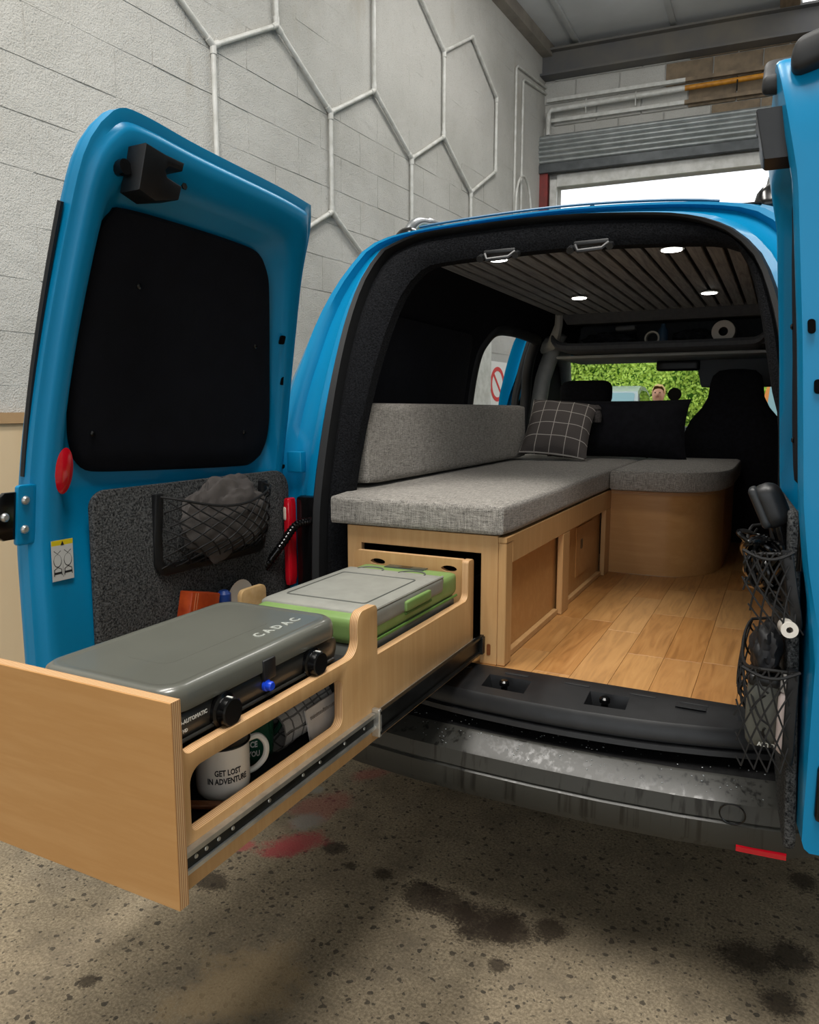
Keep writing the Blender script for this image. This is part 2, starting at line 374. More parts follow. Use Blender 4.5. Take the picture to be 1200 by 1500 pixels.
def lumpy(c, h, amp, fr, sub=4, seed=0, mat=None):
    g = G(); t = bmesh.new(); bmesh.ops.create_icosphere(t, subdivisions=sub, radius=1)
    for v in t.verts:
        d = 1+amp*noise.noise(v.co*fr+Vector((seed, seed*2, 0)))+amp*.5*noise.noise(v.co*fr*2.3+Vector((seed, 0, 5)))
        v.co = Vector((v.co.x*h[0]*d, v.co.y*h[1]*d, v.co.z*h[2]*d))
    m = Matrix.Translation(c) @ (mat or Matrix.Identity(4)); g.add(t, m); return g
# ================================================================ THE BUILDING
WA = rad(4); wdir = Vector((math.sin(WA), math.cos(WA), 0)); wn = Vector((wdir.y, -wdir.x, 0)); wp = Vector((-2.82, 3.84, 0))
def W(a, z, d=0): return wp+wdir*a+wn*d+Vector((0, 0, z))
fl = G().grid([[(-8, -8, 0), (9, -8, 0)], [(-8, 8.6, 0), (9, 8.6, 0)]]); FLOOR = finish('floor', fl, CONC, kind='structure')
g = G().plate([(-9, 0), (4.75, 0), (4.75, 5.1), (-9, 5.1)], th=.2, fn=lambda u, v, w: W(u, v, -.0017-w)); WLEFT = finish('wall_left', g, WALL, kind='structure', smooth=0)
bmh = {}
def blockmesh(L, key):
    if key in bmh: return bmh[key]
    g = G(); rr = random.Random(hash(key) % 999 if not isinstance(key, tuple) else int(key[0]*1000)+key[1])
    t = bmesh.new(); bmesh.ops.create_cube(t, size=1); bmesh.ops.subdivide_edges(t, edges=[e for e in t.edges], cuts=2, use_grid_fill=True)
    for v in t.verts:
        j = lambda s: rr.uniform(-s, s)
        v.co = Vector((v.co.x*(L-.006), v.co.y*.0225, v.co.z*.219))+Vector((j(.0022), j(.0015), j(.0022)))
    g.add(t); me = bpy.data.meshes.new('block'); bmesh.ops.recalc_face_normals(g.bm, faces=g.bm.faces[:]); g.bm.to_mesh(me); g.bm.free(); me.materials.append(WALL); bmh[key] = me; return me
rest = G(); nb = 0; rotw = (0, 0, PI/2-WA)
for c in range(5, 23):
    z = c*.225+.1125+.0; off = .225*(c % 2)
    for k in range(-9, 11):
        a = k*.45+off; L = .45
        if a > 4.72: continue
        if a+.225 > 4.7: continue
        vis = a > -2.3 and z < 3.85+.45*a+.25 and z > 1.1
        flush = z > 3.3 and a > -.1
        d = -.0105+R.uniform(-.0016, .0012)-(.0025 if flush else 0)
        if vis and nb < 300:
            o = inst(blockmesh(L, (L, R.randrange(5))), 'block', W(a, z, d), WLEFT); o.rotation_euler = rotw; nb += 1
        else: rest.box(-.222, .222, -.0112, .0112, -.1095, .1095, mat=Matrix.Translation(W(a, z, d)) @ Matrix.Rotation(PI/2-WA, 4, 'Z'))
finish('block_courses', rest, WALL, WLEFT, kind='stuff', smooth=0)
# plywood lining of the lower wall
g = G().plate([(-6, 0), (-.2, 0), (-.2, 1.19), (-6, 1.19)], th=.018, fn=lambda u, v, w: W(u, v, .004+w))
PW = thing('plywood_lining', W(-2, 0), 'pale plywood sheet lining the lower part of the white block wall', 'plywood')
finish('sheet', g, M('pale_ply', 'd8c3a2', 'cbb28d', scale=2, rough=.6, stretch=(1, 1, .2), bump=.05), PW, smooth=0)
finish('top_strip', G().plate([(-6, 1.192), (-.2, 1.192), (-.2, 1.238), (-6, 1.238)], th=.03, fn=lambda u, v, w: W(u, v, .004+w)), M('strip_ply', 'b2926b', 'a5855f', scale=6, rough=.6), PW, smooth=0)
# hexagon light grid
HEX = thing('hexagon_light_frame', W(1, 2.2), 'white tube grid of large hexagons fixed to the block wall', 'wall light')
hx = lambda i, z: (-.505+.521*i, z)
segs = []
zl, zh, sd = 3.165, 3.475, .62
for i in range(-1, 7): segs.append((hx(i, zl if i % 2 == 0 else zh), hx(i+1, zl if (i+1) % 2 == 0 else zh)))
for i in range(0, 7, 2): segs.append((hx(i, zl), hx(i, zl-sd)))
for i in range(-1, 8, 2): segs.append((hx(i, zh), hx(i, zh+.655)))
for i in range(-1, 7): segs.append((hx(i, zh+.655 if i % 2 else zh+.97), hx(i+1, zh+.655 if (i+1) % 2 else zh+.97)))
for i in range(0, 6): segs.append((hx(i, zl-sd if i % 2 == 0 else zl-sd-.3), hx(i+1, zl-sd if (i+1) % 2 == 0 else zl-sd-.3)))
nodes = set()
for (a, z), (b, y) in segs:
    p, q = W(a, z, .022), W(b, y, .022); d = (q-p).normalized()
    finish('tube', G().cyl(p+d*.028, q-d*.028, .0145, 10), PIPEW, HEX)
    nodes.add((round(a, 3), round(z, 3))); nodes.add((round(b, 3), round(y, 3)))
for a, z in sorted(nodes):
    nb_ = [((b, y) if (round(c_, 3), round(x_, 3)) == (a, z) else (c_, x_)) for (c_, x_), (b, y) in segs if (round(c_, 3), round(x_, 3)) == (a, z) or (round(b, 3), round(y, 3)) == (a, z)]
    g = G()
    for b, y in nb_:
        p, q = W(a, z, .022), W(b, y, .022); g.cyl(p, p+(q-p).normalized()*.045, .0185, 10)
    finish('connector', g, PIPEW, HEX)
# thin conduits near the corner
CP = thing('wall_conduit', W(3.7, 3), 'pair of thin painted conduits running down the wall corner', 'conduit')
for a0, zt in ((3.62, 4.56), (3.80, 4.5)):
    finish('pipe', G().tube([W(a0, 2.2, .012), W(a0, zt, .012), W(a0+.03, zt+.03, .012), W(4.62, zt+.12, .012)], .013, 8), PIPEW, CP)
CB = finish('cable_loop', G().tube([W(3.55, 2.2, .05)]+[W(3.75+.2*math.cos(t), 3.25+.33*math.sin(t), .06) for t in [PI*(1-k/12) for k in range(13)]]+[W(3.98, 2.2, .05)], .012, 6), PIPEW, label='white cable hanging in a loop on the wall near the roller shutter', cat='cable')
# ceiling
CEIL = finish('ceiling', G().box(-6, 9, -8, 9, 5.05, 5.2), CEILM, kind='structure', smooth=0)
for i, x in enumerate((-2.17, -1.22, -.27, .7, 1.65, 2.6)):
    if i < 2 or i > 2: finish('joint_strip', G().box(x-.03, x+.03, -5, 8.4, 5.02, 5.05, .008), CEILM, CEIL)
finish('joint_strip', G().box(-.27, -.10, 7.3, 8.42, 4.97, 5.05, .006), M('timber_joist', '8a7862', '75634e', scale=6, rough=.8, stretch=(8, 1, 8)), CEIL)
finish('roof_light', G().box(-.085, .9, 4.5, 8.43, 5.03, 5.052), emit('roof_light', (1, 1, 1), 1.6), CEIL, label='bright translucent roof light sheet')
TRM = finish('trim_1', G().plate([(1.5, 4.93), (4.7, 4.93), (4.7, 5.05), (1.5, 5.05)], th=.10, fn=lambda u, v, w: W(u, v, w)), M('trim_brown', '8d877c', '77716a', scale=4, rough=.8), kind='structure', smooth=0)
# far wall
FC = Vector((-2.51, 8.27, 0)); fa = rad(94.77); fdir = Vector((math.sin(fa), -math.cos(fa), 0)); fnn = Vector((fdir.y, -fdir.x, 0))
def FW(a, z, d=0): return FC+fdir*a+fnn*d+Vector((0, 0, z))
g = G().plate([(-.3, 0), (.16, 0), (.16, 3.66), (6.2, 3.66), (6.2, 0), (9, 0), (9, 5.05), (-.3, 5.05)], th=.2, fn=lambda u, v, w: FW(u, v, -.02-w))
WB = finish('wall_back', g, WALL, kind='structure', smooth=0)
def fblock(m):
    g = G().box(-.2195, .2195, -.012, .012, -.107, .107, .004, 1); me = bpy.data.meshes.new('block'); g.bm.to_mesh(me); g.bm.free(); me.materials.append(m); return me
fbw, fbb = fblock(WALL), fblock(BARE)
for c in range(17, 22):
    for k in range(0, 14):
        a = .2+k*.45+.225*(c % 2)-.1; z = c*.225+.1
        if a > 6: continue
        b = a > (1.25 if c > 19 else 1.9 if c < 18 else 1.65)
        o = inst(fbb if b else fbw, 'block', FW(a, z, -.012 if b else -.0135), WB); o.rotation_euler = (0, 0, math.atan2(fdir.y, fdir.x))
# steel beam
BE = finish('steel_beam', G().plate([(-.05, 4.985), (7, 4.985), (7, 4.965), (-.05, 4.965)], th=.16, fn=lambda u, v, w: FW(u, v, w)).plate([(-.05, 4.745), (7, 4.745), (7, 4.725), (-.05, 4.725)], th=.16, fn=lambda u, v, w: FW(u, v, w)).plate([(-.05, 4.74), (7, 4.74), (7, 4.97), (-.05, 4.97)], th=.02, fn=lambda u, v, w: FW(u, v, .07+w)), BEAMM, label='grey painted steel beam spanning above the roller shutter', cat='beam', smooth=0)
RL = thing('wall_rail', FW(.0, 4.3), 'pair of painted channel rails on the wall above the roller shutter', 'rail')
for z in (4.50, 4.29):
    finish('rail', G().plate([(.03, z), (1.42, z), (1.42, z+.035), (.03, z+.035)], th=.04, fn=lambda u, v, w: FW(u, v, .002+w)), PIPEW, RL, smooth=0)
    finish('rail', G().plate([(1.42, z), (6, z), (6, z+.035), (1.42, z+.035)], th=.04, fn=lambda u, v, w: FW(u, v, .002+w)), BARE, RL, smooth=0)
PP = thing('service_pipe', FW(0, 4.2), 'service pipe along the wall, painted white then bare yellow', 'pipe')
finish('painted_run', G().tube([FW(.06, 4.15, .08), FW(.06, 4.37, .08), FW(.09, 4.40, .08), FW(1.42, 4.42, .08)], .026, 10), PIPEW, PP)
finish('yellow_run', G().cyl(FW(1.42, 4.42, .08), FW(6, 4.47, .08), .025, 10), PIPEY, PP, label='yellow bare pipe run')
for a in (.45, .95, 1.9, 2.6): finish('clip', G().tube([FW(a, 4.33, .07), FW(a, 4.41, .108), FW(a, 4.46, .07)], .007, 6), PIPEW if a < 1.4 else DARKST, PP)
# roller shutter
SH = thing('roller_shutter', FW(3, 3.76), 'galvanised roller shutter rolled up above the bright doorway', 'shutter')
GAL = M('galvanised', '9fa3a3', '8b908f', scale=10, rough=.45, metal=.5)
for i in range(6):
    z0 = 3.845+i*.05
    prof = [(.10+.02*math.sin(PI*k/6)+.035*math.sin(PI*min(1, (i*.05+.05*k/6)/.3)), z0+.049*k/6) for k in range(7)]
    finish('slat', G().grid([[FW(a, z, d) for d, z in prof] for a in (-.05, 6)]), GAL, SH)
finish('bottom_rail', G().plate([(-.04, 3.76), (6, 3.76), (6, 3.845), (-.04, 3.845)], th=.06, fn=lambda u, v, w: FW(u, v, .07+w)), M('shutter_rail', '505456', '3f4345', scale=8, rough=.5, metal=.4), SH, smooth=0)
finish('barrel', G().cyl(FW(-.05, 3.98, .06), FW(6, 3.98, .06), .05, 16), GAL, SH)
finish('end_bracket', G().plate([(-.10, 3.76), (-.05, 3.76), (-.05, 4.2), (-.10, 4.2)], th=.22, fn=lambda u, v, w: FW(u, v, w)), REDP, SH, label='red oxide painted bracket', smooth=0)
finish('guide', G().plate([(-.03, 0), (.07, 0), (.07, 3.76), (-.03, 3.76)], th=.1, fn=lambda u, v, w: FW(u, v, w)), REDP, SH, label='red oxide painted guide post', smooth=0)
finish('door_frame', G().plate([(.09, 0), (.16, 0), (.16, 3.70), (.09, 3.70)], th=.06, fn=lambda u, v, w: FW(u, v, w)).plate([(.16, 3.63), (6.2, 3.63), (6.2, 3.75), (.16, 3.75)], th=.04, fn=lambda u, v, w: FW(u, v, w)), PIPEW, SH, smooth=0)
WR = finish('wall_right', G().box(5.2, 5.4, -5, 9, 0, 5.05), WALL, kind='structure', smooth=0)
# safety sign and white column on the left wall
finish('wall_column', G().plate([(2.3, 0), (3.0, 0), (3.0, 2.1), (2.3, 2.1)], th=.07, fn=lambda u, v, w: W(u, v, w)), PIPEW, label='white painted wall column beyond the open side door of the van', cat='column', smooth=0)
SG = thing('safety_sign', W(3.3, 1.0, .02), 'white sign with a red prohibition circle on the wall', 'sign')
finish('board', G().plate([(3.06, .95), (3.5, .95), (3.5, 1.72), (3.06, 1.72)], th=.006, fn=lambda u, v, w: W(u, v, .012+w)), M('sign_white', 'e9e9e6', rough=.5), SG, smooth=0)
ring = lambda r, c0, c1, n=28: [(c0+r*math.cos(2*PI*k/n), c1+r*math.sin(2*PI*k/n)) for k in range(n)]
finish('red_ring', G().plate(ring(.17, 3.27, 1.5), [ring(.13, 3.27, 1.5)[::-1]], th=.002, fn=lambda u, v, w: W(u, v, .019+w)).plate([(3.16, 1.59), (3.18, 1.61), (3.38, 1.41), (3.36, 1.39)], th=.002, fn=lambda u, v, w: W(u, v, .019+w)), M('sign_red', 'd8232c', rough=.5), SG, smooth=0)
finish('red_band', G().plate([(3.12, 1.0), (3.44, 1.0), (3.44, 1.22), (3.12, 1.22)], th=.002, fn=lambda u, v, w: W(u, v, .019+w)), MATS.get('sign_red') or M('sign_red', 'd8232c'), SG, smooth=0)
# ================================================================ OUTSIDE
finish('ground', G().box(-30, 30, 8.6, 45, -.3, -.02), ASPH, kind='structure', smooth=0)
HG = thing('hedge', (0, 19, 0), 'tall leafy green hedge seen through the windscreen', 'hedge')
core = G(); t = bmesh.new(); bmesh.ops.create_grid(t, x_segments=60, y_segments=14, size=1)
for v in t.verts:
    p = Vector((v.co.x*16, 19+.5, 2.0+v.co.y*2.02)); p.y += .8*noise.noise(Vector((p.x*.5, p.z*.6, 0)))-.25*(p.z/4); v.co = p
core.add(t); finish('foliage_mass', core, M('hedge_inner', '558a2c', '74a53a', scale=3, rough=.8), HG)
lv = G(); t = bmesh.new()
for i in range(26000):
    x = R.uniform(-7, 2.5); z = R.uniform(.2, 3.95); y = 19.3+.8*noise.noise(Vector((x*.5, z*.6, 0)))-.25*(z/4)-R.uniform(0, .28)
    q = Matrix.Translation((x, y, z)) @ Matrix.Rotation(R.uniform(0, 6.3), 4, 'Y') @ Matrix.Rotation(R.uniform(-.9, .9), 4, 'X'); s_ = R.uniform(.03, .065)
    t.faces.new([t.verts.new(q @ Vector(p)) for p in ((-s_, 0, 0), (0, -s_*.2, -s_*.55), (s_, 0, 0), (0, s_*.1, s_*.55))])
lv.add(t); finish('leaves', lv, LEAFM, HG, kind='stuff', smooth=0, fixn=False)
def wheel(g, x, y, z, r, w):
    g.lathe([(r*.55, -w/2), (r*.9, -w/2), (r, -w*.3), (r, w*.3), (r*.9, w/2), (r*.55, w/2)], n=24, mat=Matrix.Translation((x, y, z)) @ Matrix.Rotation(PI/2, 4, 'Y')); return g
def car(name, loc, rz, L, wd, prof, wins, paint, label, cat):
    root = thing(name, loc, label, cat); T = Matrix.Translation(loc) @ Matrix.Rotation(rz, 4, 'Z')
    fn = lambda u, v, w: T @ Vector((w*(1-.10*max(0, v-.9)/.6), u, v))
    finish('body', G().plate(prof, th=wd, fn=lambda u, v, w: fn(u, v, w-wd/2), bev=0), paint, root, smooth=30)
    for wn_, sd_ in wins:
        if sd_ == 'side':
            for s_ in (-1, 1): finish('window', G().plate(wn_, th=.012, fn=lambda u, v, w: fn(u, v, s_*(wd/2+.001+w))), WIN, root, smooth=0)
        else:
            (u0, v0), (u1, v1) = wn_; nrm = Vector((0, v1-v0, -(u1-u0))).normalized()*sd_
            finish('windscreen', G().plate(rrect(-wd*.42, wd*.42, 0, 1, [.06]*4), th=.01, fn=lambda a, b, w: T @ (Vector((a, u0+(u1-u0)*b, v0+(v1-v0)*b))+nrm*(w+.002))), M('car_glass', '7fa0a8', rough=.08), root, smooth=0)
    for sx in (-1, 1):
        for u in (L*.30, -L*.31):
            g = wheel(G(), 0, 0, 0, .31, .2); bmesh.ops.transform(g.bm, matrix=T @ Matrix.Translation((sx*(wd/2-.08), u, .31)), verts=g.bm.verts); finish('wheel', g, TYRE, root)
    for sx in (-1, 1):
        g = G().rbox((0, 0, 0), (.14, .03, .07), .025, 4); bmesh.ops.transform(g.bm, matrix=T @ Matrix.Translation((sx*wd*.34, -L/2+.02, .68)), verts=g.bm.verts); finish('headlamp', g, CLEARP, root)
    return root
car('parked_car', (-3.0, 13.4, 0), rad(4), 4.1, 1.7, [(-2.05, .3), (2.05, .3), (2.08, .75), (1.95, .98), (1.55, 1.55), (.9, 1.66), (.1, 1.66), (-.55, 1.55), (-1.15, .98), (-1.9, .85), (-2.06, .65)],
    [([(-.95, 1.0), (1.6, 1.0), (1.35, 1.5), (.85, 1.58), (.1, 1.58), (-.45, 1.5)], 'side'), (((-1.12, 1.02), (-.58, 1.52)), -1)], SILVER, 'silver car parked in front of the green hedge', 'car')
car('parked_van', (.60, 13.2, 0), rad(-4), 4.4, 1.75, [(-2.2, .3), (2.2, .3), (2.2, 1.75), (2.0, 1.85), (-.6, 1.85), (-.95, 1.78), (-1.55, 1.12), (-2.1, .98), (-2.22, .7)],
    [([(-1.25, 1.12), (-.2, 1.12), (-.2, 1.6), (-.85, 1.6)], 'side'), (((-1.53, 1.14), (-.97, 1.74)), -1)], VANORG, 'orange van parked outside beyond the driver seat', 'van')
# person outside
def skin(edges_pts, edges, radii):
    me = bpy.data.meshes.new('sk'); me.from_pydata(edges_pts, edges, []); o = bpy.data.objects.new('sk', me); COL.objects.link(o)
    m = o.modifiers.new('s', 'SKIN'); sv = me.skin_vertices[0].data
    for i, r in enumerate(radii):
        sv[i].radius = r if isinstance(r, tuple) else (r, r)
    sv[0].use_root = True; o.modifiers.new('d', 'SUBSURF').levels = 2
    bpy.context.view_layer.update(); r = bpy.data.meshes.new_from_object(o.evaluated_get(bpy.context.evaluated_depsgraph_get())); bpy.data.objects.remove(o)
    g = G(); g.bm.from_mesh(r); bpy.data.meshes.remove(r); return g
PX, PY = -1.60, 11.0
def person():
    root = thing('person', (PX, PY, -.02), 'blond person in a green jacket standing outside by the hedge', 'person')
    pts, ed, rr = [], [], []
    def v(p, r, par=None):
        pts.append((PX+p[0], PY+p[1], p[2]-.02)); rr.append(r)
        if par is not None: ed.append((par, len(pts)-1))
        return len(pts)-1
    pel = v((0, 0, .86), (.15, .11)); ab = v((0, 0, 1.02), (.14, .10), pel); ch = v((0, 0, 1.2), (.16, .11), ab); nk = v((0, 0, 1.33), (.06, .06), ch); hd0 = v((0, -.01, 1.40), (.068, .075), nk); hd = v((0, -.015, 1.49), (.078, .092), hd0); tp = v((0, 0, 1.565), (.06, .07), hd)
    nose = v((0, -.118, 1.475), (.012, .014), hd)
    for s_ in (-1, 1):
        v((s_*.083, .0, 1.475), (.012, .022), hd)
        sh = v((s_*.17, 0, 1.27), .062, ch); el = v((s_*.23, .03, 1.02), .045, sh); wr = v((s_*.24, -.04, .80), .03, el); pm = v((s_*.24, -.05, .73), (.034, .02), wr)
        for f in range(4):
            a = v((s_*.235, -.075+.02*f, .68), .0095, pm); v((s_*.225, -.08+.02*f, .63-.006*abs(f-1)), .0085, a)
        th = v((s_*.225, -.08, .71), .011, pm); v((s_*.22, -.10, .67), .0095, th)
        hp = v((s_*.09, 0, .80), .085, pel); kn = v((s_*.10, -.01, .46), .06, hp); an = v((s_*.10, .02, .09), .04, kn); v((s_*.11, -.12, .04), (.04, .03), an)
    b = finish('body', skin(pts, ed, rr), SKIN, root)
    def sub(names): pass
    jp = [(0, 0, .84), (0, 0, 1.02), (0, 0, 1.2), (0, 0, 1.335)]; je = [(0, 1), (1, 2), (2, 3)]; jr = [(.17, .13), (.165, .125), (.185, .13), (.085, .085)]
    for s_ in (-1, 1):
        i = len(jp); jp += [(s_*.175, 0, 1.27), (s_*.23, .03, 1.02), (s_*.24, -.04, .81)]; je += [(2, i), (i, i+1), (i+1, i+2)]; jr += [.08, .063, .05]
    finish('jacket', skin([(PX+x, PY+y, z-.02) for x, y, z in jp], je, jr), JACKET, root)
    tp_ = [(0, 0, .85)]; te = []; tr = [(.16, .12)]
    for s_ in (-1, 1):
        i = len(tp_); tp_ += [(s_*.09, 0, .78), (s_*.10, -.01, .46), (s_*.10, .02, .07)]; te += [(0, i), (i, i+1), (i+1, i+2)]; tr += [.10, .075, .065]
    finish('trousers', skin([(PX+x, PY+y, z-.02) for x, y, z in tp_], te, tr), TROUSER, root)
    for s_ in (-1, 1): finish('shoe', G().rbox((PX+s_*.11, PY-.06, .025), (.05, .13, .045), .03, 5), SHOE, root)
    h = lumpy((PX, PY+.018, 1.50), (.093, .10, .105), .12, 3, 3, 4)
    bmesh.ops.delete(h.bm, geom=[v_ for v_ in h.bm.verts if v_.co.y < PY-.045 and v_.co.z < 1.555], context='VERTS')
    finish('hair', h, HAIR, root)
    for s_ in (-1, 1): finish('eye', G().rbox((PX+s_*.032, PY-.098, 1.485), (.011, .008, .006), .005, 3), TXTDK, root)
    finish('mouth', G().rbox((PX, PY-.100, 1.425), (.022, .006, .005), .004, 3), M('lip', '9c5a4d', rough=.5), root)
person()
# ================================================================ THE VAN
VAN = thing('camper_van', (-.575, 3.9, 0), 'bright blue camper van with both rear doors open showing its interior', 'van')
def lean(z): return .25*max(0, (z-.95)/.85)**1.5
def RY(z): return 1.76+lean(z)
# outlines in (x, z): opening O, body silhouette B, inner trim I, lining L
O_ = [[(-1.165, .50), (-1.165, .8), (-1.15, 1.15), (-1.14, 1.4), (-1.125, 1.543), (-1.10, 1.64), (-1.06, 1.705)], [(-1.06, 1.705), (-.98, 1.735), (-.886, 1.745), (-.592, 1.748), (-.33, 1.725), (-.22, 1.70), (-.15, 1.665)], [(-.15, 1.665), (-.10, 1.62), (-.065, 1.56), (-.025, 1.429), (.002, 1.25), (.023, 1.077), (.027, .812), (.025, .50)]]
B_ = [[(-1.455, .42), (-1.462, .8), (-1.44, 1.1), (-1.40, 1.3), (-1.362, 1.413), (-1.327, 1.521), (-1.275, 1.62), (-1.20, 1.72)], [(-1.20, 1.72), (-1.16, 1.75), (-1.08, 1.768), (-.85, 1.785), (-.55, 1.79), (-.3, 1.778), (-.12, 1.757), (-.03, 1.737), (.02, 1.70)], [(.02, 1.70), (.09, 1.60), (.145, 1.50), (.19, 1.40), (.24, 1.25), (.275, 1.1), (.295, .8), (.29, .42)]]
I_ = [[(-1.10, .50), (-1.10, .8), (-1.095, 1.0), (-1.065, 1.3), (-1.035, 1.478), (-1.0, 1.59), (-.955, 1.645)], [(-.955, 1.645), (-.91, 1.66), (-.7, 1.668), (-.5, 1.668), (-.2, 1.648), (-.12, 1.625)], [(-.12, 1.625), (-.095, 1.58), (-.065, 1.477), (-.03, 1.3), (-.012, 1.221), (.0, 1.0), (.003, .8), (.0, .50)]]
L_ = [[(-1.29, .50), (-1.29, .8), (-1.285, 1.1), (-1.27, 1.3), (-1.235, 1.48), (-1.185, 1.6), (-1.12, 1.70)], [(-1.12, 1.70), (-1.06, 1.737), (-.9, 1.74), (-.5, 1.742), (-.2, 1.74), (-.09, 1.737), (-.03, 1.70)], [(-.03, 1.70), (.03, 1.6), (.075, 1.48), (.105, 1.3), (.12, 1.1), (.125, .8), (.125, .50)]]
NS = 26
O, B, I, L = [loop4(x, NS, False) for x in (O_, B_, I_, L_)]
def lerp(a, b, t): return tuple(p+(q-p)*t for p, q in zip(a, b))
def ring(A, Bp, t, dy): return [Vector((x, RY(z)+dy, z)) for x, z in (lerp(a, b, t) for a, b in zip(A, Bp))]
def ringb(dy, k=1.): return [Vector((x, max(RY(z)+dy, 0), z)) for x, z in B]
# blue rear frame: jamb, gutter, corner
rows = [ring(O, B, .0, .03), ring(O, B, .06, .012), ring(O, B, .22, .012), ring(O, B, .28, .035), ring(O, B, .50, .045), ring(O, B, .58, .022), ring(O, B, .68, .02), ring(O, B, .78, .05), ring(O, B, .88, .075), ring(O, B, .955, .115), ring(O, B, 1, .19), ring(O, B, 1.012, .28)]
finish('rear_frame', G().grid(rows), BLUE, VAN, smooth=55)
def blend_roof(x, z, y):   # forward sections: roof rises a little
    f = min(1, max(0, (y-2.1)/1.2)); return Vector((x, y, z+(.035*f if z > 1.6 else 0)))
stations = [2.28, 2.5, 2.8, 3.0, 3.1]+[3.15+.1*k for k in range(10)]+[4.3, 4.6]
body = G(); t = bmesh.new(); last = [t.verts.new(Vector((x, RY(z)+.28, z)) if True else 0) for x, z in [lerp(a, b, 1.012) for a, b in zip(O, B)]]
for si, y in enumerate(stations):
    cur = [t.verts.new(blend_roof(x, z, max(y, RY(z)+.285))) for x, z in [lerp(a, b, 1.015) for a, b in zip(O, B)]]
    for k in range(len(cur)-1):
        zc = B[k][1]
        if 3.16 < y < 4.08 and k < NS and zc < 1.66: continue
        t.faces.new((last[k], last[k+1], cur[k+1], cur[k]))
    last = cur
body.add(t); finish('body_shell', body, BLUE, VAN, smooth=50)
# closed panels: black opening seal and carpet trim
finish('opening_seal', G().grid([ring(O, I, .10, .03), ring(O, I, .02, -.012), ring(O, B, .06, -.018), ring(O, B, .10, -.004), ring(O, B, .10, .02)]), RUBBER, VAN)
finish('trim_ring', G().grid([ring(O, I, .10, .02), ring(O, I, .3, .008), ring(O, I, .7, .018), ring(O, I, 1.0, .04), ring(O, I, 1.04, .075), ring(O, L, .6, .17)]), felt('black_felt', '0c0d0f', '232427'), VAN)
# lining with the side door opening
def inside(y, z):
    y0 = 3.15 if z < 1.48 else 3.15+.16*((z-1.48)/.14)**2
    return y0 < y < 4.0-.13*max(0, (z-1.29)/.33) and .62 < z < 1.615
lin_ = G(); t = bmesh.new(); ys = [2.02+.025*k for k in range(104)]; last = None
for y in ys:
    cur = [t.verts.new((x, max(y, RY(z)+.16), z)) for x, z in L]
    if last:
        for k in range(len(cur)-1):
            zc = (L[k][1]+L[k+1][1])/2
            if k < NS and inside(y-.0125, zc): continue
            if y > 4.1 and zc < 1.6: continue
            t.faces.new((last[k], last[k+1], cur[k+1], cur[k]))
    last = cur
lin_.add(t); finish('lining', lin_, CARPETBLK, VAN, smooth=60)
def lx(z):
    for a, b in zip(L[:NS], L[1:NS+1]):
        if a[1] <= z <= b[1]: return a[0]+(b[0]-a[0])*(z-a[1])/(b[1]-a[1])
    return -1.29
edge = [(3.15, .62), (3.15, 1.0), (3.15, 1.3), (3.15, 1.48), (3.17, 1.54), (3.22, 1.59), (3.30, 1.612), (3.5, 1.622), (3.7, 1.62), (3.85, 1.612), (3.88, 1.59), (3.93, 1.45), (3.99, 1.3), (4.0, 1.0), (4.0, .62)]
finish('door_opening_seal', G().tube([(lx(z)-.012, y, z) for y, z in catmull(edge, 5)], .028, 10), RUBBER, VAN)
finish('window_cover', G().plate(rrect(2.2, 3.02, 1.06, 1.56, .08), th=.012, fn=lambda u, v, w: (lx(v)+.004+w, u, v)), NAVY, VAN, label='dark blackout panel on the rear side window')
# B pillar jamb (blue) at the front of the open side door
jam = [(-1.36, .45), (-1.36, 1.2), (-1.33, 1.42), (-1.28, 1.6), (-1.25, 1.66)]
finish('pillar_jamb', G().grid([[(x-.10+.09*k/6*1.0, 4.04+(.02 if k in (2, 3) else 0)+.012*k, z) for x, z in catmull(jam, 5)] for k in range(0, 9)]), BLUE, VAN)
finish('pillar_seal', G().tube([(x+.0, 4.03, z) for x, z in catmull(jam, 5)], .022, 8), RUBBER, VAN)
finish('belt_pillar', G().tube([(-1.26, 4.10, .9), (-1.25, 4.10, 1.25), (-1.22, 4.09, 1.42), (-1.16, 4.08, 1.58), (-1.13, 4.07, 1.66)], [.05, .05, .048, .045, .05], 10), CABGREY, VAN)
# roof rails
for sx, xx in ((-1, -1.12), (1, -.06)):
    pts = [(xx, 2.22, 1.80), (xx, 2.27, 1.845), (xx, 2.36, 1.868), (xx, 2.6, 1.88), (xx, 4.2, 1.885), (xx, 4.4, 1.85), (xx, 4.46, 1.80)]
    rr_ = finish('roof_rail', G().tube(catmull(pts, 5), .019, 12), M('rail_silver', '9da0a2', rough=.3, metal=.85), VAN)
    finish('rail_foot', G().rbox((xx, 2.26, 1.795), (.045, .07, .038), .03, 6, fn=lambda p: Vector((p.x*(1-.4*max(0, p.z/.04)), p.y+(.02*p.z/.04), p.z))), GLOSSBLK, rr_)
finish('aerial', G().cyl((-.66, 2.75, 1.80), (-.66, 2.78, 1.97), .012, 10, .010).lathe([(.028, 0), (.028, .012), (.014, .02)], (-.66, 2.75, 1.80)), GLOSSBLK, VAN)
finish('roof_seam', G().tube([(x, RY(z)+.026, z+.012) for x, z in [lerp(O[k], B[k], .55) for k in range(NS+4, 2*NS-2)]], .0035, 6), M('blue_seam', '07577e', rough=.4), VAN)
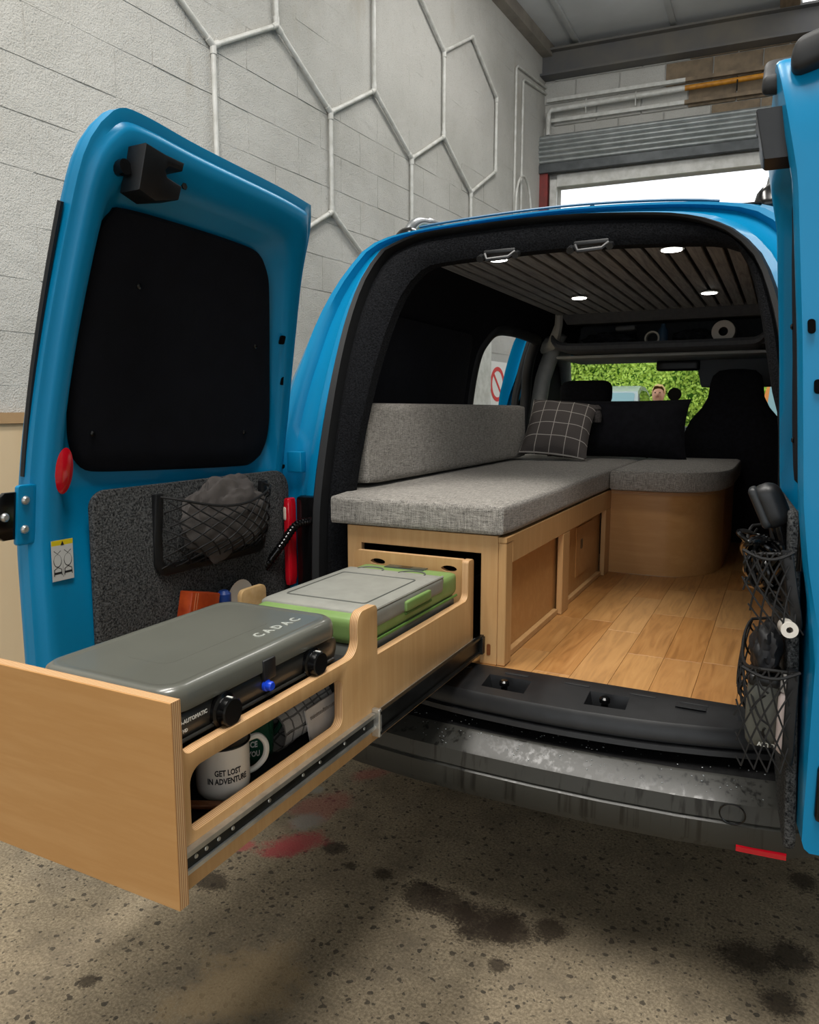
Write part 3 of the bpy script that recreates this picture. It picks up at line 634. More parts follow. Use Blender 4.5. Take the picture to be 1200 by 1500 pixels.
# ceiling with slats and lamps
CP_ = finish('ceiling_panel', G().box(-1.07, -.08, 2.03, 3.82, 1.737, 1.741), M('slat_backing', '08080a', rough=.95), VAN, smooth=0)
sm = G().box(-.0215, .0215, -.89, .89, -.006, .006, .002, 1); smm = bpy.data.meshes.new('slat'); sm.bm.to_mesh(smm); sm.bm.free(); smm.materials.append(SLAT)
for k in range(18): inst(smm, 'slat', (-1.045+.0552*k, 2.925, 1.731), CP_)
for x, y in ((-.834, 2.288), (-.806, 3.214), (-.302, 3.308), (-.327, 2.38)):
    finish('spotlight', G().lathe([(.036, 0), (.036, .006), (.03, .008)], (x, y, 1.716)), CHROME, CP_)
    finish('spotlight_lens', G().lathe([(.029, 0), (.029, .003)], (x, y, 1.7135)), LAMP, CP_)
    l = bpy.data.lights.new('spotlight', 'SPOT'); l.energy = 2.2; l.spot_size = rad(140); l.spot_blend = .8; l.shadow_soft_size = .03; l.color = (1, .95, .88)
    o = bpy.data.objects.new('spotlight_beam', l); o.location = (x, y, 1.70); COL.objects.link(o)
for x in (-.71, -.465):   # roof latch brackets above the opening
    finish('roof_latch', G().box(x-.045, x+.045, 1.955, 1.985, 1.664, 1.676, .004).tube([(x-.04, 1.955, 1.664), (x-.03, 1.945, 1.648), (x+.03, 1.945, 1.650), (x+.045, 1.955, 1.664)], .006, 8).cyl((x-.05, 1.96, 1.66), (x-.05, 1.94, 1.65), .009, 8).cyl((x+.05, 1.96, 1.66), (x+.05, 1.94, 1.652), .009, 8), BLACKPL, VAN)
# floor
FP = finish('wood_floor', G().box(-1.28, .11, 1.715, 4.3, .56, .592), M('floor_base', '4a3018', rough=.8), VAN, smooth=0)
pw = .094
for c in range(15):
    y = 1.716-R.uniform(0, .35)
    while y < 4.2:
        ln = R.choice((.36, .44, .52)); y0 = max(y, 1.716); y1 = min(y+ln, 4.2); x0 = -1.28+c*pw
        if y1-y0 > .02 and x0 > -.75: finish('plank', G().box(x0+.0004, x0+pw-.0004, y0+.0004, y1-.0004, .588, .60, .0004, 1), OAK, FP, smooth=0)
        y += ln
    if -1.28+c*pw <= -.75: continue
# threshold (black sill trim)
def yo(x): return 1.568+.10*abs((x+.47)/.55)**2.2
xs = [-1.13, -1.0, -.9, -.8, -.72, -.66, -.612, -.505, -.45, -.40, -.365, -.275, -.23, -.19, -.1, -.05, -.01, .02]
pk = [(-.612, -.505), (-.365, -.275)]
t = bmesh.new(); last = None; TH = G()
for i, x in enumerate(xs):
    y1 = yo(x); a_ = 1.0
    prof = [(1.725, .604), (1.70, .606), (1.668, .603), (y1+.035, .594), (y1+.008, .588), (y1, .578), (y1-.004, .556), (y1-.004, .552), (y1+.008, .550), (y1+.008, .543), (y1-.006, .541), (y1-.008, .53), (y1+.02, .522), (y1+.06, .52)]
    cur = [t.verts.new((x, y, z)) for y, z in prof]
    if last:
        inp = any(abs(xs[i-1]-p[0]) < 1e-6 and abs(x-p[1]) < 1e-6 for p in pk)
        for k in range(len(cur)-1):
            if inp and k == 2: 
                a, b, c_, d = last[2].co, last[3].co, cur[3].co, cur[2].co; dn = Vector((0, 0, -.032)); ins = .82; cc = (a+b+c_+d)/4
                lo = [t.verts.new(cc+(q-cc)*ins+dn) for q in (a, b, c_, d)]; hi = (last[2], last[3], cur[3], cur[2])
                for m in range(4): t.faces.new((hi[m], hi[(m+1) % 4], lo[(m+1) % 4], lo[m]))
                t.faces.new(lo); continue
            t.faces.new((last[k], last[k+1], cur[k+1], cur[k]))
    last = cur
TH.add(t); THR = finish('threshold', TH, BLACKPL, VAN, smooth=35)
for x0, x1 in pk:
    xm = (x0+x1)/2; ym = (1.668+yo(xm)+.035)/2
    finish('striker_pin', G().lathe([(.016, 0), (.016, .004), (.008, .006), (.008, .022), (.012, .026), (.012, .034), (.008, .038)], (xm-.005, ym, .568)), GLOSSBLK, THR)
for k in range(7): finish('tread_mark', G().rbox((-1.0+.15*k if k < 6 else -.14, 1.69, .605), (.03, .006, .0015), .0014, 3), RUBBER, THR)
finish('tread_slot', G().rbox((-.145, 1.672, .604), (.032, .012, .0015), .0014, 3), RUBBER, THR)
# bumper
def by(x): return .012+.06*abs((x+.5)/.6)**2.4
bx_ = [-1.42, -1.36, -1.28, -1.18, -1.05, -.9, -.75, -.6, -.45, -.3, -.15, 0, .06, .12, .18, .22, .25]
rows = []
for x in bx_:
    q = by(x)+(.25*max(0, (-1.2-x)/.22)**2 if x < -1.2 else 0)+(.25*max(0, (x-.06)/.2)**2 if x > .06 else 0)
    rows.append([(x, 1.78, .525), (x, 1.70, .512), (x, 1.60+q, .505), (x, 1.553+q, .500), (x, 1.546+q, .497), (x, 1.506+q, .472), (x, 1.499+q, .466), (x, 1.494+q, .432), (x, 1.497+q, .428), (x, 1.491+q, .424), (x, 1.49+q, .385), (x, 1.50+q, .366), (x, 1.53+q, .355), (x, 1.75, .34)])
gb = G().grid(rows)
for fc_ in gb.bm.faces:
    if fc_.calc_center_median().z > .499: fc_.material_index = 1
BMP = finish('bumper', gb, [BUMP, M('bumper_ledge_shaded', '0e0e0f', '161617', scale=60, rough=.55, spec=.25, bump=.3, bscale=220, bdist=.002)], VAN, smooth=30)  # ledge shade put into colour: near-black version of the same bumper plastic
def bface(x, z): return 1.494+by(x)+(.25*max(0, (x-.06)/.2)**2 if x > .06 else 0)
finish('reflector', G().grid([[(x, bface(x, 0)-.006+(.004 if z in (.371, .387) else 0), z+(x+.05)*-.06) for z in (.371, .374, .384, .387)] for x in [-.035+.013*k for k in range(8)]]), RED, BMP, label='red reflector strip')
finish('tow_cover', G().tube([(-.045+.024*math.cos(a), bface(-.045, 0)-.001, .447+.021*math.sin(a)) for a in [2*PI*k/28 for k in range(28)]], .0016, 6, True), GLOSSBLK, BMP)
dr = G()
for i in range(330):
    x = R.uniform(-.95, .02); f = R.random()
    if f < .6: y = R.uniform(1.565, 1.66)+by(x)*.8; z = .5045
    else: u = R.random(); y = 1.508+.04*u+by(x); z = .4735+.0245*u
    if x > -.3 and R.random() < .5: continue
    r_ = R.uniform(.0006, .0019); dr.lathe([(r_, 0), (r_*.8, r_*.4), (r_*.3, r_*.62)], (x, y, z), 7)
finish('water_droplets', dr, M('water', 'cfd6d8', rough=.03, trans=.6), BMP, kind='stuff')
# tail lamp and wiring by the left door
TLp = finish('tail_lamp', G().rbox((-1.258, 1.745, .872), (.012, .02, .128), .010, 6), RED, VAN, label='red tail lamp lens')
finish('clear_lens', G().rbox((-1.262, 1.727, .955), (.006, .004, .02), .005, 4), M('clear_lens', 'd9c7b8', rough=.2), TLp)
finish('lamp_recess', G().box(-1.245, -1.165, 1.752, 1.80, .62, 1.005, .012), GLOSSBLK, VAN)
pts = catmull([(-1.19, 1.755, .935), (-1.22, 1.72, .925), (-1.25, 1.69, .87), (-1.285, 1.66, .81), (-1.30, 1.65, .78)], 14)
finish('wiring_tube', G().tube(pts, [.0105+(.0022 if k % 2 else 0) for k in range(len(pts))], 10), GLOSSBLK, VAN)
for z in (1.10, .70): finish('hinge', G().box(-1.285, -1.235, 1.772, 1.80, z-.03, z+.03, .004), BLUE, VAN)
# ---------------------------------------------------------------- rear doors
def rear_door(lab, H, d, n, sc, lf, right=False, zb=.43):
    Hv = Vector((H[0], H[1], 0)); dv = Vector((d[0], d[1], 0)).normalized(); nv = Vector((n[0], n[1], 0)).normalized()
    P = lambda s, z, w=0.: Hv+dv*(s*sc)+nv*(lf(z)+w)+Vector((0, 0, z))
    out = loop4([[(.85, zb), (.851, .8), (.85, 1.13), (.846, 1.33), (.84, 1.54), (.836, 1.66), (.829, 1.71), (.812, 1.748), (.79, 1.774)], [(.79, 1.774), (.765, 1.786), (.70, 1.786), (.568, 1.777), (.3, 1.766), (.165, 1.756)], [(.165, 1.756), (.137, 1.70), (.119, 1.60), (.076, 1.434), (.033, 1.21), (.022, 1.07), (.015, .8), (.02, zb)], [(.02, zb), (.3, zb-.02), (.6, zb-.02), (.85, zb)]], 44)
    if not right: out = [(a-.016*max(0, (a-.5)/.35), b) for a, b in out]
    win = loop4([[(.725, 1.15), (.745, 1.20), (.757, 1.30), (.757, 1.382), (.752, 1.5), (.745, 1.59), (.728, 1.62)], [(.728, 1.62), (.70, 1.633), (.5, 1.634), (.33, 1.628), (.28, 1.612)], [(.28, 1.612), (.25, 1.585), (.225, 1.545), (.17, 1.41), (.117, 1.25), (.108, 1.17), (.125, 1.125)], [(.125, 1.125), (.16, 1.104), (.2, 1.10), (.42, 1.107), (.65, 1.118), (.70, 1.128), (.725, 1.15)]], 44)
    rg = lambda t_, w: [P(*lerp(a, b, t_), w) for a, b in zip(out, win)]
    ko = .03 if right else 0
    dr_ = finish('rear_door', G().grid(([rg(0, -.075), rg(0, -.04), rg(.0, -.012), rg(.01, -.004), rg(.03, 0), rg(.25, .004)] if right else [rg(0, -.04), rg(0, -.018), rg(.05, -.015), rg(.14, -.012), rg(.19, -.002), rg(.25, .004)])+[ rg(.4, .006), rg(.55, .006), rg(.68, .004), rg(.78, -.006), rg(.90, -.026), rg(1, -.034)], True), BLUE, VAN, label=lab, smooth=50)
    finish('outer_skin', G().grid([rg(0, -.038-ko), rg(-.006, -.042-ko), rg(-.006, -.046-ko), rg(.02, -.054-ko), rg(.5, -.058-ko), rg(.98, -.056-ko)], True), BLUE, dr_, smooth=50)
    finish('outer_glass', G().grid([rg(.9, -.088), rg(.9, -.083), rg(1.5, -.083), rg(1.999, -.083)] if False else [[P(*lerp(p, (.43, 1.37), t_), -.057-ko-w_) for p in win] for t_, w_ in ((-.12, 0), (-.12, .004), (.4, .006), (.97, .006))], True), WIN, dr_)
    if not right: finish('outer_seal', G().tube([P(.8335-.004*max(0, z-1.3)/.3, z, -.040) for z in [1.12+.05*k for k in range(11)]], .006, 6), RUBBER, dr_)
    cen = (.43, 1.37)
    finish('window_cover', G().grid([[P(*lerp(p, cen, t_), w_) for p in win] for t_, w_ in ((-.01, -.036), (.0, -.024), (.03, -.017), (.2, -.014), (.5, -.016), (.999, -.014))], True), NAVY, dr_, label='dark blackout window cover')
    for s_, z in ((.64, 1.50), (.24, 1.41), (.70, 1.20), (.22, 1.19)): finish('stud', G().lathe([(.006, 0), (.0065, .003), (.003, .006)], n=10, mat=Matrix.Translation(P(s_, z, -.016)) @ nv.to_track_quat('Z', 'Y').to_matrix().to_4x4()), GLOSSBLK, dr_)
    # carpet panel
    cz = rrect(.03, .712, .47, 1.078, [.03, .03, .07, .03] if True else .03)
    cz = [(.742-u, v) for u, v in rrect(.03, .712, .47, 1.078, [.03, .03, .03, .03])]
    cz = rrect(.028, .712, .47, 1.08, [.03, .035, .075, .03], 8)
    finish('carpet_panel', G().plate(cz, th=.018, fn=lambda u, v, w: P(u, v-.0*u, w), w0=.0, bev=.005), FELT, dr_, smooth=50)
    # latch hook
    hk = [(.748, 1.722), (.742, 1.648), (.70, 1.638), (.645, 1.652), (.645, 1.676), (.684, 1.682), (.692, 1.692), (.686, 1.70), (.652, 1.70), (.652, 1.714), (.70, 1.716)]
    finish('latch_hook', G().plate([(u if not right else .74+(u-.7)*1.2, v-.01*right) for u, v in hk], th=.040 if right else .052, fn=lambda u, v, w: P(u, v, w), bev=.003), BLACKPL, dr_, smooth=30)
    finish('latch_roller', G().cyl(P(.757, 1.685, .0), P(.757, 1.685, .022), .014, 12), GLOSSBLK, dr_)
    finish('bolt', G().lathe([(.007, 0), (.007, .003)], n=6, mat=Matrix.Translation(P(.60, 1.692, .006)) @ nv.to_track_quat('Z', 'Y').to_matrix().to_4x4()), DARKST, dr_)
    if right:
        for z, w0 in ((1.376, -.012), (1.285, -.02)):
            finish('slot', G().plate([(w0+u, z+v) for u, v in rrect(-.0055, .0055, -.011, .011, .005, 4)], th=.003, fn=lambda u, v, w: P(.8525, v, u)+dv*w), DARKHOLE, dr_)
        return dr_, P, nv, dv
    for s_, z in ((.16, 1.431), (.115, 1.327), (.055, 1.088)):
        hh = .011 if z > 1.1 else .006; k0 = 1/sc
        finish('slot', G().plate([(s_+u*k0, z+v) for u, v in rrect(-.011, .011, -hh, hh, .005, 4)], th=.003, fn=lambda u, v, w: P(u, v, w+.002)), DARKHOLE, dr_)
    return dr_, P, nv, dv
LD, LP, LN, LDV = rear_door('wide rear door with carpet panel and net pocket', (-1.30, 1.80), (-.0209, -.99978), (.99978, -.0209), 1., lean)
def lean_r(z):
    k = [(0, 0), (.9, 0), (1.0, .02), (1.1, .033), (1.35, .05), (1.6, .072), (1.78, .11), (2, .14)]
    for (a, p), (b, q) in zip(k, k[1:]):
        if a <= z <= b: return p+(q-p)*(z-a)/(b-a)
RD, RP, RN, RDV = rear_door('narrow rear door with stuffed net pockets', (.035, 1.80), (.07, -1), (-1, -.07), .565, lean_r, True, .52)
finish('reflector', G().grid([[LP(.777+.021*r_*math.cos(a), 1.128+.047*r_*math.sin(a), .006+.006*(1-r_*r_)) for a in [2*PI*k/28 for k in range(28)]] for r_ in (1, .9, .6, .3, .02)], True), RED, LD, label='red oval reflector')
# striker plate at the free edge
spl = [(.84, 1.092), (.885, 1.092), (.905, 1.075), (.91, 1.05), (.905, 1.015), (.885, .998), (.84, .998)]
finish('striker_plate', G().plate(spl, th=.012, fn=lambda u, v, w: LP(u, v, -.03+w), bev=.002), GLOSSBLK, LD)
finish('edge_flange', G().plate(rrect(.815, .862, .985, 1.105, .006), th=.012, fn=lambda u, v, w: LP(u, v, -.024+w), bev=.002), BLUE, LD)
for s_, z in ((.847, 1.075), (.847, 1.017), (.885, 1.045)):
    finish('screw', G().lathe([(.009, 0), (.0085, .004), (.005, .007)], n=12, mat=Matrix.Translation(LP(s_, z, -.012 if s_ < .87 else -.018)) @ LN.to_track_quat('Z', 'Y').to_matrix().to_4x4()), CHROME, LD)
# warning sticker with pictograms
ST = G().plate([(.754, .903), (.804, .903), (.804, .987), (.754, .987)], th=.0008, fn=lambda u, v, w: LP(u, v, .0095+w))
finish('sticker', ST, M('sticker_grey', 'bfc0bd', rough=.5), LD, smooth=0)
finish('sticker_band', G().plate([(.754, .974), (.804, .974), (.804, .987), (.754, .987)], th=.0004, fn=lambda u, v, w: LP(u, v, .0105+w)), M('sticker_yellow', 'd8c21c', rough=.5), LD, smooth=0)
sb = G().plate([(.775, .976), (.783, .976), (.779, .985)], th=.0004, fn=lambda u, v, w: LP(u, v, .0111+w))
for cx in (.791, .767):
    lpp = [(cx+.009*math.cos(a), .945+.013*math.sin(a)) for a in [2*PI*k/16 for k in range(16)]]
    sb.tube([LP(u, v, .0108) for u, v in lpp], .0010, 5, True)
    sb.tube([LP(cx-.008, .965, .0108), LP(cx, .959, .0108), LP(cx+.008, .966, .0108)], .0010, 5)
    sb.plate([(cx-.009, .917), (cx+.009, .917), (cx+.009, .9215), (cx-.009, .9215)], th=.0004, fn=lambda u, v, w: LP(u, v, .0106+w))
    sb.tube([LP(cx-.009, .914, .0108), LP(cx-.008, .927, .0108), LP(cx, .931, .0108), LP(cx+.008, .927, .0108), LP(cx+.009, .914, .0108)], .0009, 5)
sb.tube([LP(.779, .91, .0108), LP(.779, .96, .0108)], .0004, 4)
finish('sticker_print', sb, TXTDK, LD, smooth=0)
# net pockets
def pocket(D, P, s0, s1, z0, z1, dep, bulge=.02, pw=.35, end=False):
    fr = G()
    fr.plate(rrect(s0, s1, z0, z1, [.02, .004, .004, .02]), [rrect(s0+.025, s1-.025, z0+.028, z1+.001, [.012, 0, 0, .012])[::-1]] if False else [], th=.0, fn=None) if False else None
    path = [(s1, z1), (s1, (z0+z1)/2), (s1, z0+.03), (s1-.012, z0+.008), (s1-.03, z0), ((s0+s1)/2, z0), (s0+.03, z0), (s0+.012, z0+.008), (s0, z0+.03), (s0, (z0+z1)/2), (s0, z1)]
    inn = [(s1-.024, z1), (s1-.024, (z0+z1)/2), (s1-.024, z0+.04), (s1-.03, z0+.03), (s1-.04, z0+.026), ((s0+s1)/2, z0+.026), (s0+.04, z0+.026), (s0+.03, z0+.03), (s0+.024, z0+.04), (s0+.024, (z0+z1)/2), (s0+.024, z1)]
    fr.plate(path+inn[::-1], th=.018, fn=lambda u, v, w: P(u, v, .018+w), bev=.004)
    finish('pocket_frame', fr, BLACKPL, D)
    def surf(u, v):   # u 0..1 along s, v 0..1 up; pouch bulging out
        s_ = s0+.012+(s1-s0-.024)*u; z = z0+.014+(z1-z0-.02)*v
        w = .03+dep*(math.sin(PI*min(1, max(0, u)))**pw)*(min(1, v*2.4)**.55)+bulge*math.sin(PI*u)*math.sin(PI*v)
        return P(s_, z-(.035*math.sin(PI*u)*v**2), w)
    ng = G(); N = 8
    for k in range(-5, N+6):
        for sgn in (1, -1):
            line = []
            for m in range(25):
                v = m/24; u = (k+sgn*v*5.2*(z1-z0)/(s1-s0)*2.0)/N
                if 0 <= u <= 1: line.append(surf(u, v)+Vector((0, 0, .002*math.sin(9*v+k))))
            if len(line) > 2: ng.tube(line, .0021, 5)
    if end:
        wm = .03+dep; hz = z1-z0
        for k in range(-4, 8):
            for sgn in (1, -1):
                line = []
                for m in range(13):
                    v = m/12; x_ = (k+sgn*v*3.4)/4.4
                    if 0 <= x_ <= 1: line.append(P(s1+.012+.02*math.sin(PI*x_), z0+hz*v, .018+x_*(wm-.010)+.010*math.sin(PI*v)))
                if len(line) > 1: ng.tube(line, .0016, 5)
        ng.tube([P(s1+.012+.02*math.sin(PI*q/8), z1-.012*math.sin(PI*q/8), .018+q/8*(wm-.01)) for q in range(9)], .0028, 6)
    ng.tube([surf(k/24, 1) for k in range(25)], .0032, 6)
    finish('net', ng, M('net_cord', '0d0d0e', rough=.7), D)
    return surf
pocket(LD, LP, .155, .555, .862, 1.058, .075)
pocket(LD, LP, .165, .545, .60, .755, .08)
pocket(RD, RP, .13, .80, .885, 1.02, .055, .008, .2, True)
pocket(RD, RP, .13, .80, .645, .82, .068, .006, .18, True)
finish('door_pull', G().rbox(RP(.85, .63, -.03), (.016, .012, .05), .009, 5), GLOSSBLK, RD)
finish('free_edge_seal', G().rbox(RP(.70, 1.776, -.01), (.028, .035, .016), .012, 5, fn=lambda p: Vector((p.x, p.y, p.z+.02*math.sin(p.y*60)))).rbox(RP(.80, 1.778, -.045), (.022, .03, .026), .014, 5, fn=lambda p: Vector((p.x*(1.2-6*abs(p.z)), p.y, p.z+p.x*.3))), RUBBER, RD)
# ---------------------------------------------------------------- cab
SHF = finish('overhead_shelf', G().box(-1.05, -.10, 3.86, 4.45, 1.55, 1.565, .004).grid([[(-1.06, 3.83, 1.738), (-.10, 3.83, 1.738)], [(-1.04, 3.84, 1.71), (-.11, 3.84, 1.71)], [(-1.03, 3.87, 1.682), (-.12, 3.87, 1.682)], [(-1.03, 4.1, 1.70), (-.12, 4.1, 1.70)]]), DKGREY, VAN)
lip = [(-1.09, 3.80, 1.60), (-1.05, 3.835, 1.565), (-.9, 3.85, 1.558), (-.5, 3.855, 1.556), (-.2, 3.85, 1.556), (-.13, 3.835, 1.562), (-.09, 3.80, 1.60)]
finish('shelf_lip', G().grid([[Vector(p)+Vector((0, a, b)) for p in catmull(lip, 6)] for a, b in ((.03, .028), (.0, .026), (-.012, .012), (-.008, -.006), (.02, -.018), (.3, -.022))]), DKGREY, SHF)
finish('header_trim', G().box(-1.12, -.05, 4.0, 4.55, 1.518, 1.535, .008), CABGREY, SHF)
finish('shelf_back', G().box(-1.1, -.05, 4.44, 4.47, 1.53, 1.74), DKGREY, SHF, smooth=0)
finish('wing_trim', G().tube([(-1.20, 4.02, 1.60), (-1.12, 3.95, 1.60), (-1.07, 3.86, 1.68), (-1.06, 3.83, 1.74)], [.05, .035, .022, .02], 8), CABGREY, SHF)
finish('front_pillar', G().tube([(-1.16, 4.1, 1.60), (-1.18, 4.35, 1.59), (-1.24, 4.6, 1.54), (-1.33, 5.0, 1.33), (-1.40, 5.4, 1.08)], [.055, .05, .045, .045, .05], 10), CABGREY, VAN)
finish('front_pillar', G().tube([(-.01, 4.1, 1.60), (.01, 4.35, 1.59), (.07, 4.6, 1.54), (.16, 5.0, 1.33), (.23, 5.4, 1.08)], [.055, .05, .045, .045, .05], 10), CABGREY, VAN)
finish('windscreen', G().plate([(-1.26, 0), (-1.40, 1), (.25, 1), (.11, 0)], th=.005, fn=lambda u, v, w: (u, 4.60+.8*v, 1.585-.505*v+w)), GLASS, VAN, smooth=0)
finish('cab_roof', G().grid([[(x, y, z) for x in (-1.17, -.575, .02)] for y, z in ((4.3, 1.745), (4.5, 1.72), (4.64, 1.60))]), DKGREY, VAN)
finish('roof_front', G().grid([[(x, y, z-.02*abs((x+.575)/.6)**2) for x in (-1.22, -.9, -.575, -.25, .06)] for y, z in ((4.55, 1.825), (4.62, 1.80), (4.66, 1.60))]), BLUE, VAN)
finish('dashboard', G().rbox((-.575, 5.15, .98), (.80, .26, .16), .09, 8), M('dash', '1d1e20', '26282a', scale=20, rough=.7), VAN)
finish('bonnet', G().grid([[(x, y, z-.06*abs((x+.575)/.85)**3) for x in [-1.42+.1*k for k in range(18)]] for y, z in ((5.35, 1.10), (5.7, 1.02), (6.05, .92), (6.22, .78), (6.28, .5), (6.25, .3))]), BLUE, VAN)
for sx, x in ((-1, -1.44), (1, .27)):
    finish('front_side', G().plate([(4.08 if sx < 0 else 4.5, .35), (6.1, .35), (6.05, .85), (5.5, 1.05), (4.1 if sx < 0 else 4.5, 1.12)], th=.05, fn=lambda u, v, w: (x-sx*w, u, v)), BLUE, VAN, smooth=30)
    finish('front_window', G().plate([(4.05, 1.05), (5.45, 1.0), (4.75, 1.56), (4.05, 1.66)], th=.01, fn=lambda u, v, w: (x-sx*(.02+.18*max(0, v-1.1)/.5)-sx*w, u, v)), NAVY, VAN, smooth=0)
    for y in (2.75, 5.45): finish('wheel', wheel(G(), x-sx*.10, y, .31, .31, .2), TYRE, VAN)
finish('underbody', G().box(-1.4, .22, 1.85, 6.1, .28, .55), M('underbody_black', '0c0c0c', rough=.9), VAN, smooth=0)
MR = finish('rear_view_mirror', G().rbox((-.545, 4.42, 1.492), (.115, .016, .03), .014, 6), BLACKPL, VAN)
finish('mirror_stalk', G().tube([(-.50, 4.43, 1.51), (-.49, 4.47, 1.54), (-.50, 4.55, 1.56)], .008, 8), GLOSSBLK, MR)
finish('sun_visor', G().rbox((-.24, 4.44, 1.455), (.20, .012, .085), .011, 6, fn=lambda p: Vector((p.x+p.z*-.2*(1 if p.x < 0 else 0), p.y-.25*p.z, p.z))), M('visor_grey', '63666a', rough=.85), VAN)
WL_ = finish('steering_wheel', G().tube([(-.215+.19*math.cos(a), 4.72+.06*math.sin(a), 1.06+.17*math.sin(a)) for a in [2*PI*k/32 for k in range(32)]], .016, 8, True), BLACKPL, VAN)
def seat(xc, hr):
    prof = [(.70, .25, 4.0, .10), (.85, .255, 3.98, .11), (1.0, .25, 3.96, .10), (1.12, .235, 3.95, .085), (1.2, .20, 3.945, .07), (1.26, .15, 3.94, .06), (1.31, .125, 3.935, .055), (1.37, .118, 3.93, .05), (1.41, .108, 3.93, .042), (1.435, .08, 3.932, .028), (1.442, .03, 3.935, .01)]
    if hr:
        prof = [(.70, .25, 4.0, .10), (.85, .255, 3.98, .11), (1.0, .25, 3.96, .10), (1.12, .235, 3.95, .085), (1.19, .17, 3.945, .06), (1.215, .10, 3.94, .03)]
    g = G().grid([[Vector((xc+w*math.copysign(abs(math.cos(a))**.6, math.cos(a)), y+d*math.copysign(abs(math.sin(a))**.7, math.sin(a)), z)) for a in [2*PI*k/24 for k in range(24)]] for z, w, y, d in prof], True)
    g.bm.faces.new([v for v in g.bm.verts][-24:]) if False else None
    s_ = finish('seat_back', g, FUR, VAN, smooth=60)
    finish('seat_base', G().rbox((xc, 4.22, .70), (.25, .27, .13), .06, 6), FUR, s_)
    if hr:
        finish('headrest', G().rbox((xc, 3.93, 1.335), (.135, .05, .065), .045, 7), FUR, s_)
        for dx in (-.05, .05): finish('headrest_post', G().cyl((xc+dx, 3.94, 1.18), (xc+dx, 3.94, 1.30), .006, 8), CHROME, s_)
seat(-.215, False); seat(-.935, True)
finish('air_freshener', G().lathe([(.036, -.002), (.037, 0), (.036, .002)], n=24, mat=Matrix.Translation((-.56, 4.45, 1.335)) @ Matrix.Rotation(PI/2, 4, 'X')).cyl((-.56, 4.45, 1.37), (-.552, 4.43, 1.4605), .0012, 5), M('disc_brown', '2c2721', rough=.8), label='dark round air freshener disc hanging below the rear-view mirror', cat='air freshener')
# shelf contents
TR_ = thing('toilet_roll', (-.285, 3.95, 1.565), 'white toilet roll on the overhead cab shelf', 'toilet roll')
def rolled(root, c, ro, ri, ln, m, axis='Y'):
    prof = [(ri, -ln/2), (ro*.97, -ln/2), (ro, -ln/2+.004), (ro, ln/2-.004), (ro*.97, ln/2), (ri, ln/2)]
    t = bmesh.new(); n = 28; rings = [[t.verts.new((r*math.cos(2*PI*k/n), r*math.sin(2*PI*k/n), z)) for k in range(n)] for r, z in prof]
    for i in range(len(rings)):
        A, Bq = rings[i], rings[(i+1) % len(rings)]
        for k in range(n): t.faces.new((A[k], A[(k+1) % n], Bq[(k+1) % n], Bq[k]))
    g = G(); g.add(t, Matrix.Translation(c) @ (Matrix.Rotation(PI/2, 4, 'X') if axis == 'Y' else axis)); return g
finish('paper', rolled(0, (-.285, 3.95, 1.618), .053, .021, .1, 0), M('tissue', 'd9d2c8', rough=.95), TR_)
finish('core', rolled(0, (-.285, 3.95, 1.618), .0215, .0195, .1, 0), M('card', '5d5044', rough=.9), TR_)
finish('tape_roll', rolled(0, (-.615, 3.95, 1.602), .037, .028, .04, 0), M('tape_cream', 'cfc9bd', rough=.6), label='pale roll of tape on the overhead cab shelf', cat='tape')
finish('blue_bottle', G().lathe([(.022, 0), (.024, .01), (.024, .075), (.012, .09), (.012, .105)], (-.565, 3.95, 1.566)), M('blue_plastic', '33506a', rough=.4), label='small blue bottle standing beside the tape roll on the shelf', cat='bottle')
for (x, w, sd_, lb) in ((-.43, .10, 2, 'dark crumpled bag between the bottle and toilet roll'), (-.85, .13, 5, 'dark crumpled bag at the passenger side of the cab shelf')):
    finish('soft_bag', lumpy((x, 4.05, 1.607), (w, .12, .042), .3, 2.5, 4, sd_), M('bag_dark', '17191f', '23262d', scale=20, rough=.8), label=lb, cat='bag')
finish('folded_cloth', G().rbox((-.75, 3.99, 1.66), (.05, .05, .012), .01, 5), M('cloth_grey', '6c6f72', rough=.9), label='small grey folded cloth on top of the dark bag', cat='cloth')
# ================================================================ FURNITURE
BN = thing('bench_cabinet', (-.85, 2.4, .60), 'L-shaped birch plywood bench cabinet with recessed panels and a curved end', 'cabinet')
z0, z1 = .601, .922
mY = lambda y: (lambda u, v, w: (u, y+w, v))
mX = lambda x: (lambda u, v, w: (x-w, u, v))
# front frame as one sheet with the drawer opening, plus the corner post
finish('front_frame', G().plate([(-1.062, z0), (-1.018, z0), (-1.018, .889), (-.667, .889), (-.667, z0), (-.622, z0), (-.622, .936), (-1.062, .936)], th=.018, fn=mY(1.74), edge=1, bev=.0012), [PLY, EDGEY], BN, smooth=0)
finish('corner_post', G().box(-.6215, -.60, 1.74, 1.79, z0, .919, .002, 1), PLY, BN, smooth=0)
finish('corner_cap', G().box(-.6215, -.599, 1.739, 1.80, .9195, .934, .0015, 1), PLY, BN, smooth=0)
finish('top_rail', G().box(-.618, -.60, 1.7905, 3.0, .862, .934, .0015, 1), PLY, BN, smooth=0)
for y0, y1 in ((2.285, 2.365), (2.915, 3.0)): finish('post', G().box(-.618, -.60, y0, y1, z0, .8615, .0015, 1), PLY, BN, smooth=0)
for y0, y1 in ((1.7905, 2.2845), (2.3655, 2.9145)):
    finish('recessed_panel', G().box(-.642, -.6285, y0-.03, y1+.03, z0, .875, .001, 1), PLYF, BN, smooth=0)
    finish('bottom_rail', G().box(-.628, -.612, y0, y1, z0, .618, .001, 1), PLY, BN, smooth=0)
finish('hatch_door', G().box(-.6285, -.6255, 2.56, 2.80, .66, .84, .001, 1), PLYF, BN, smooth=0)
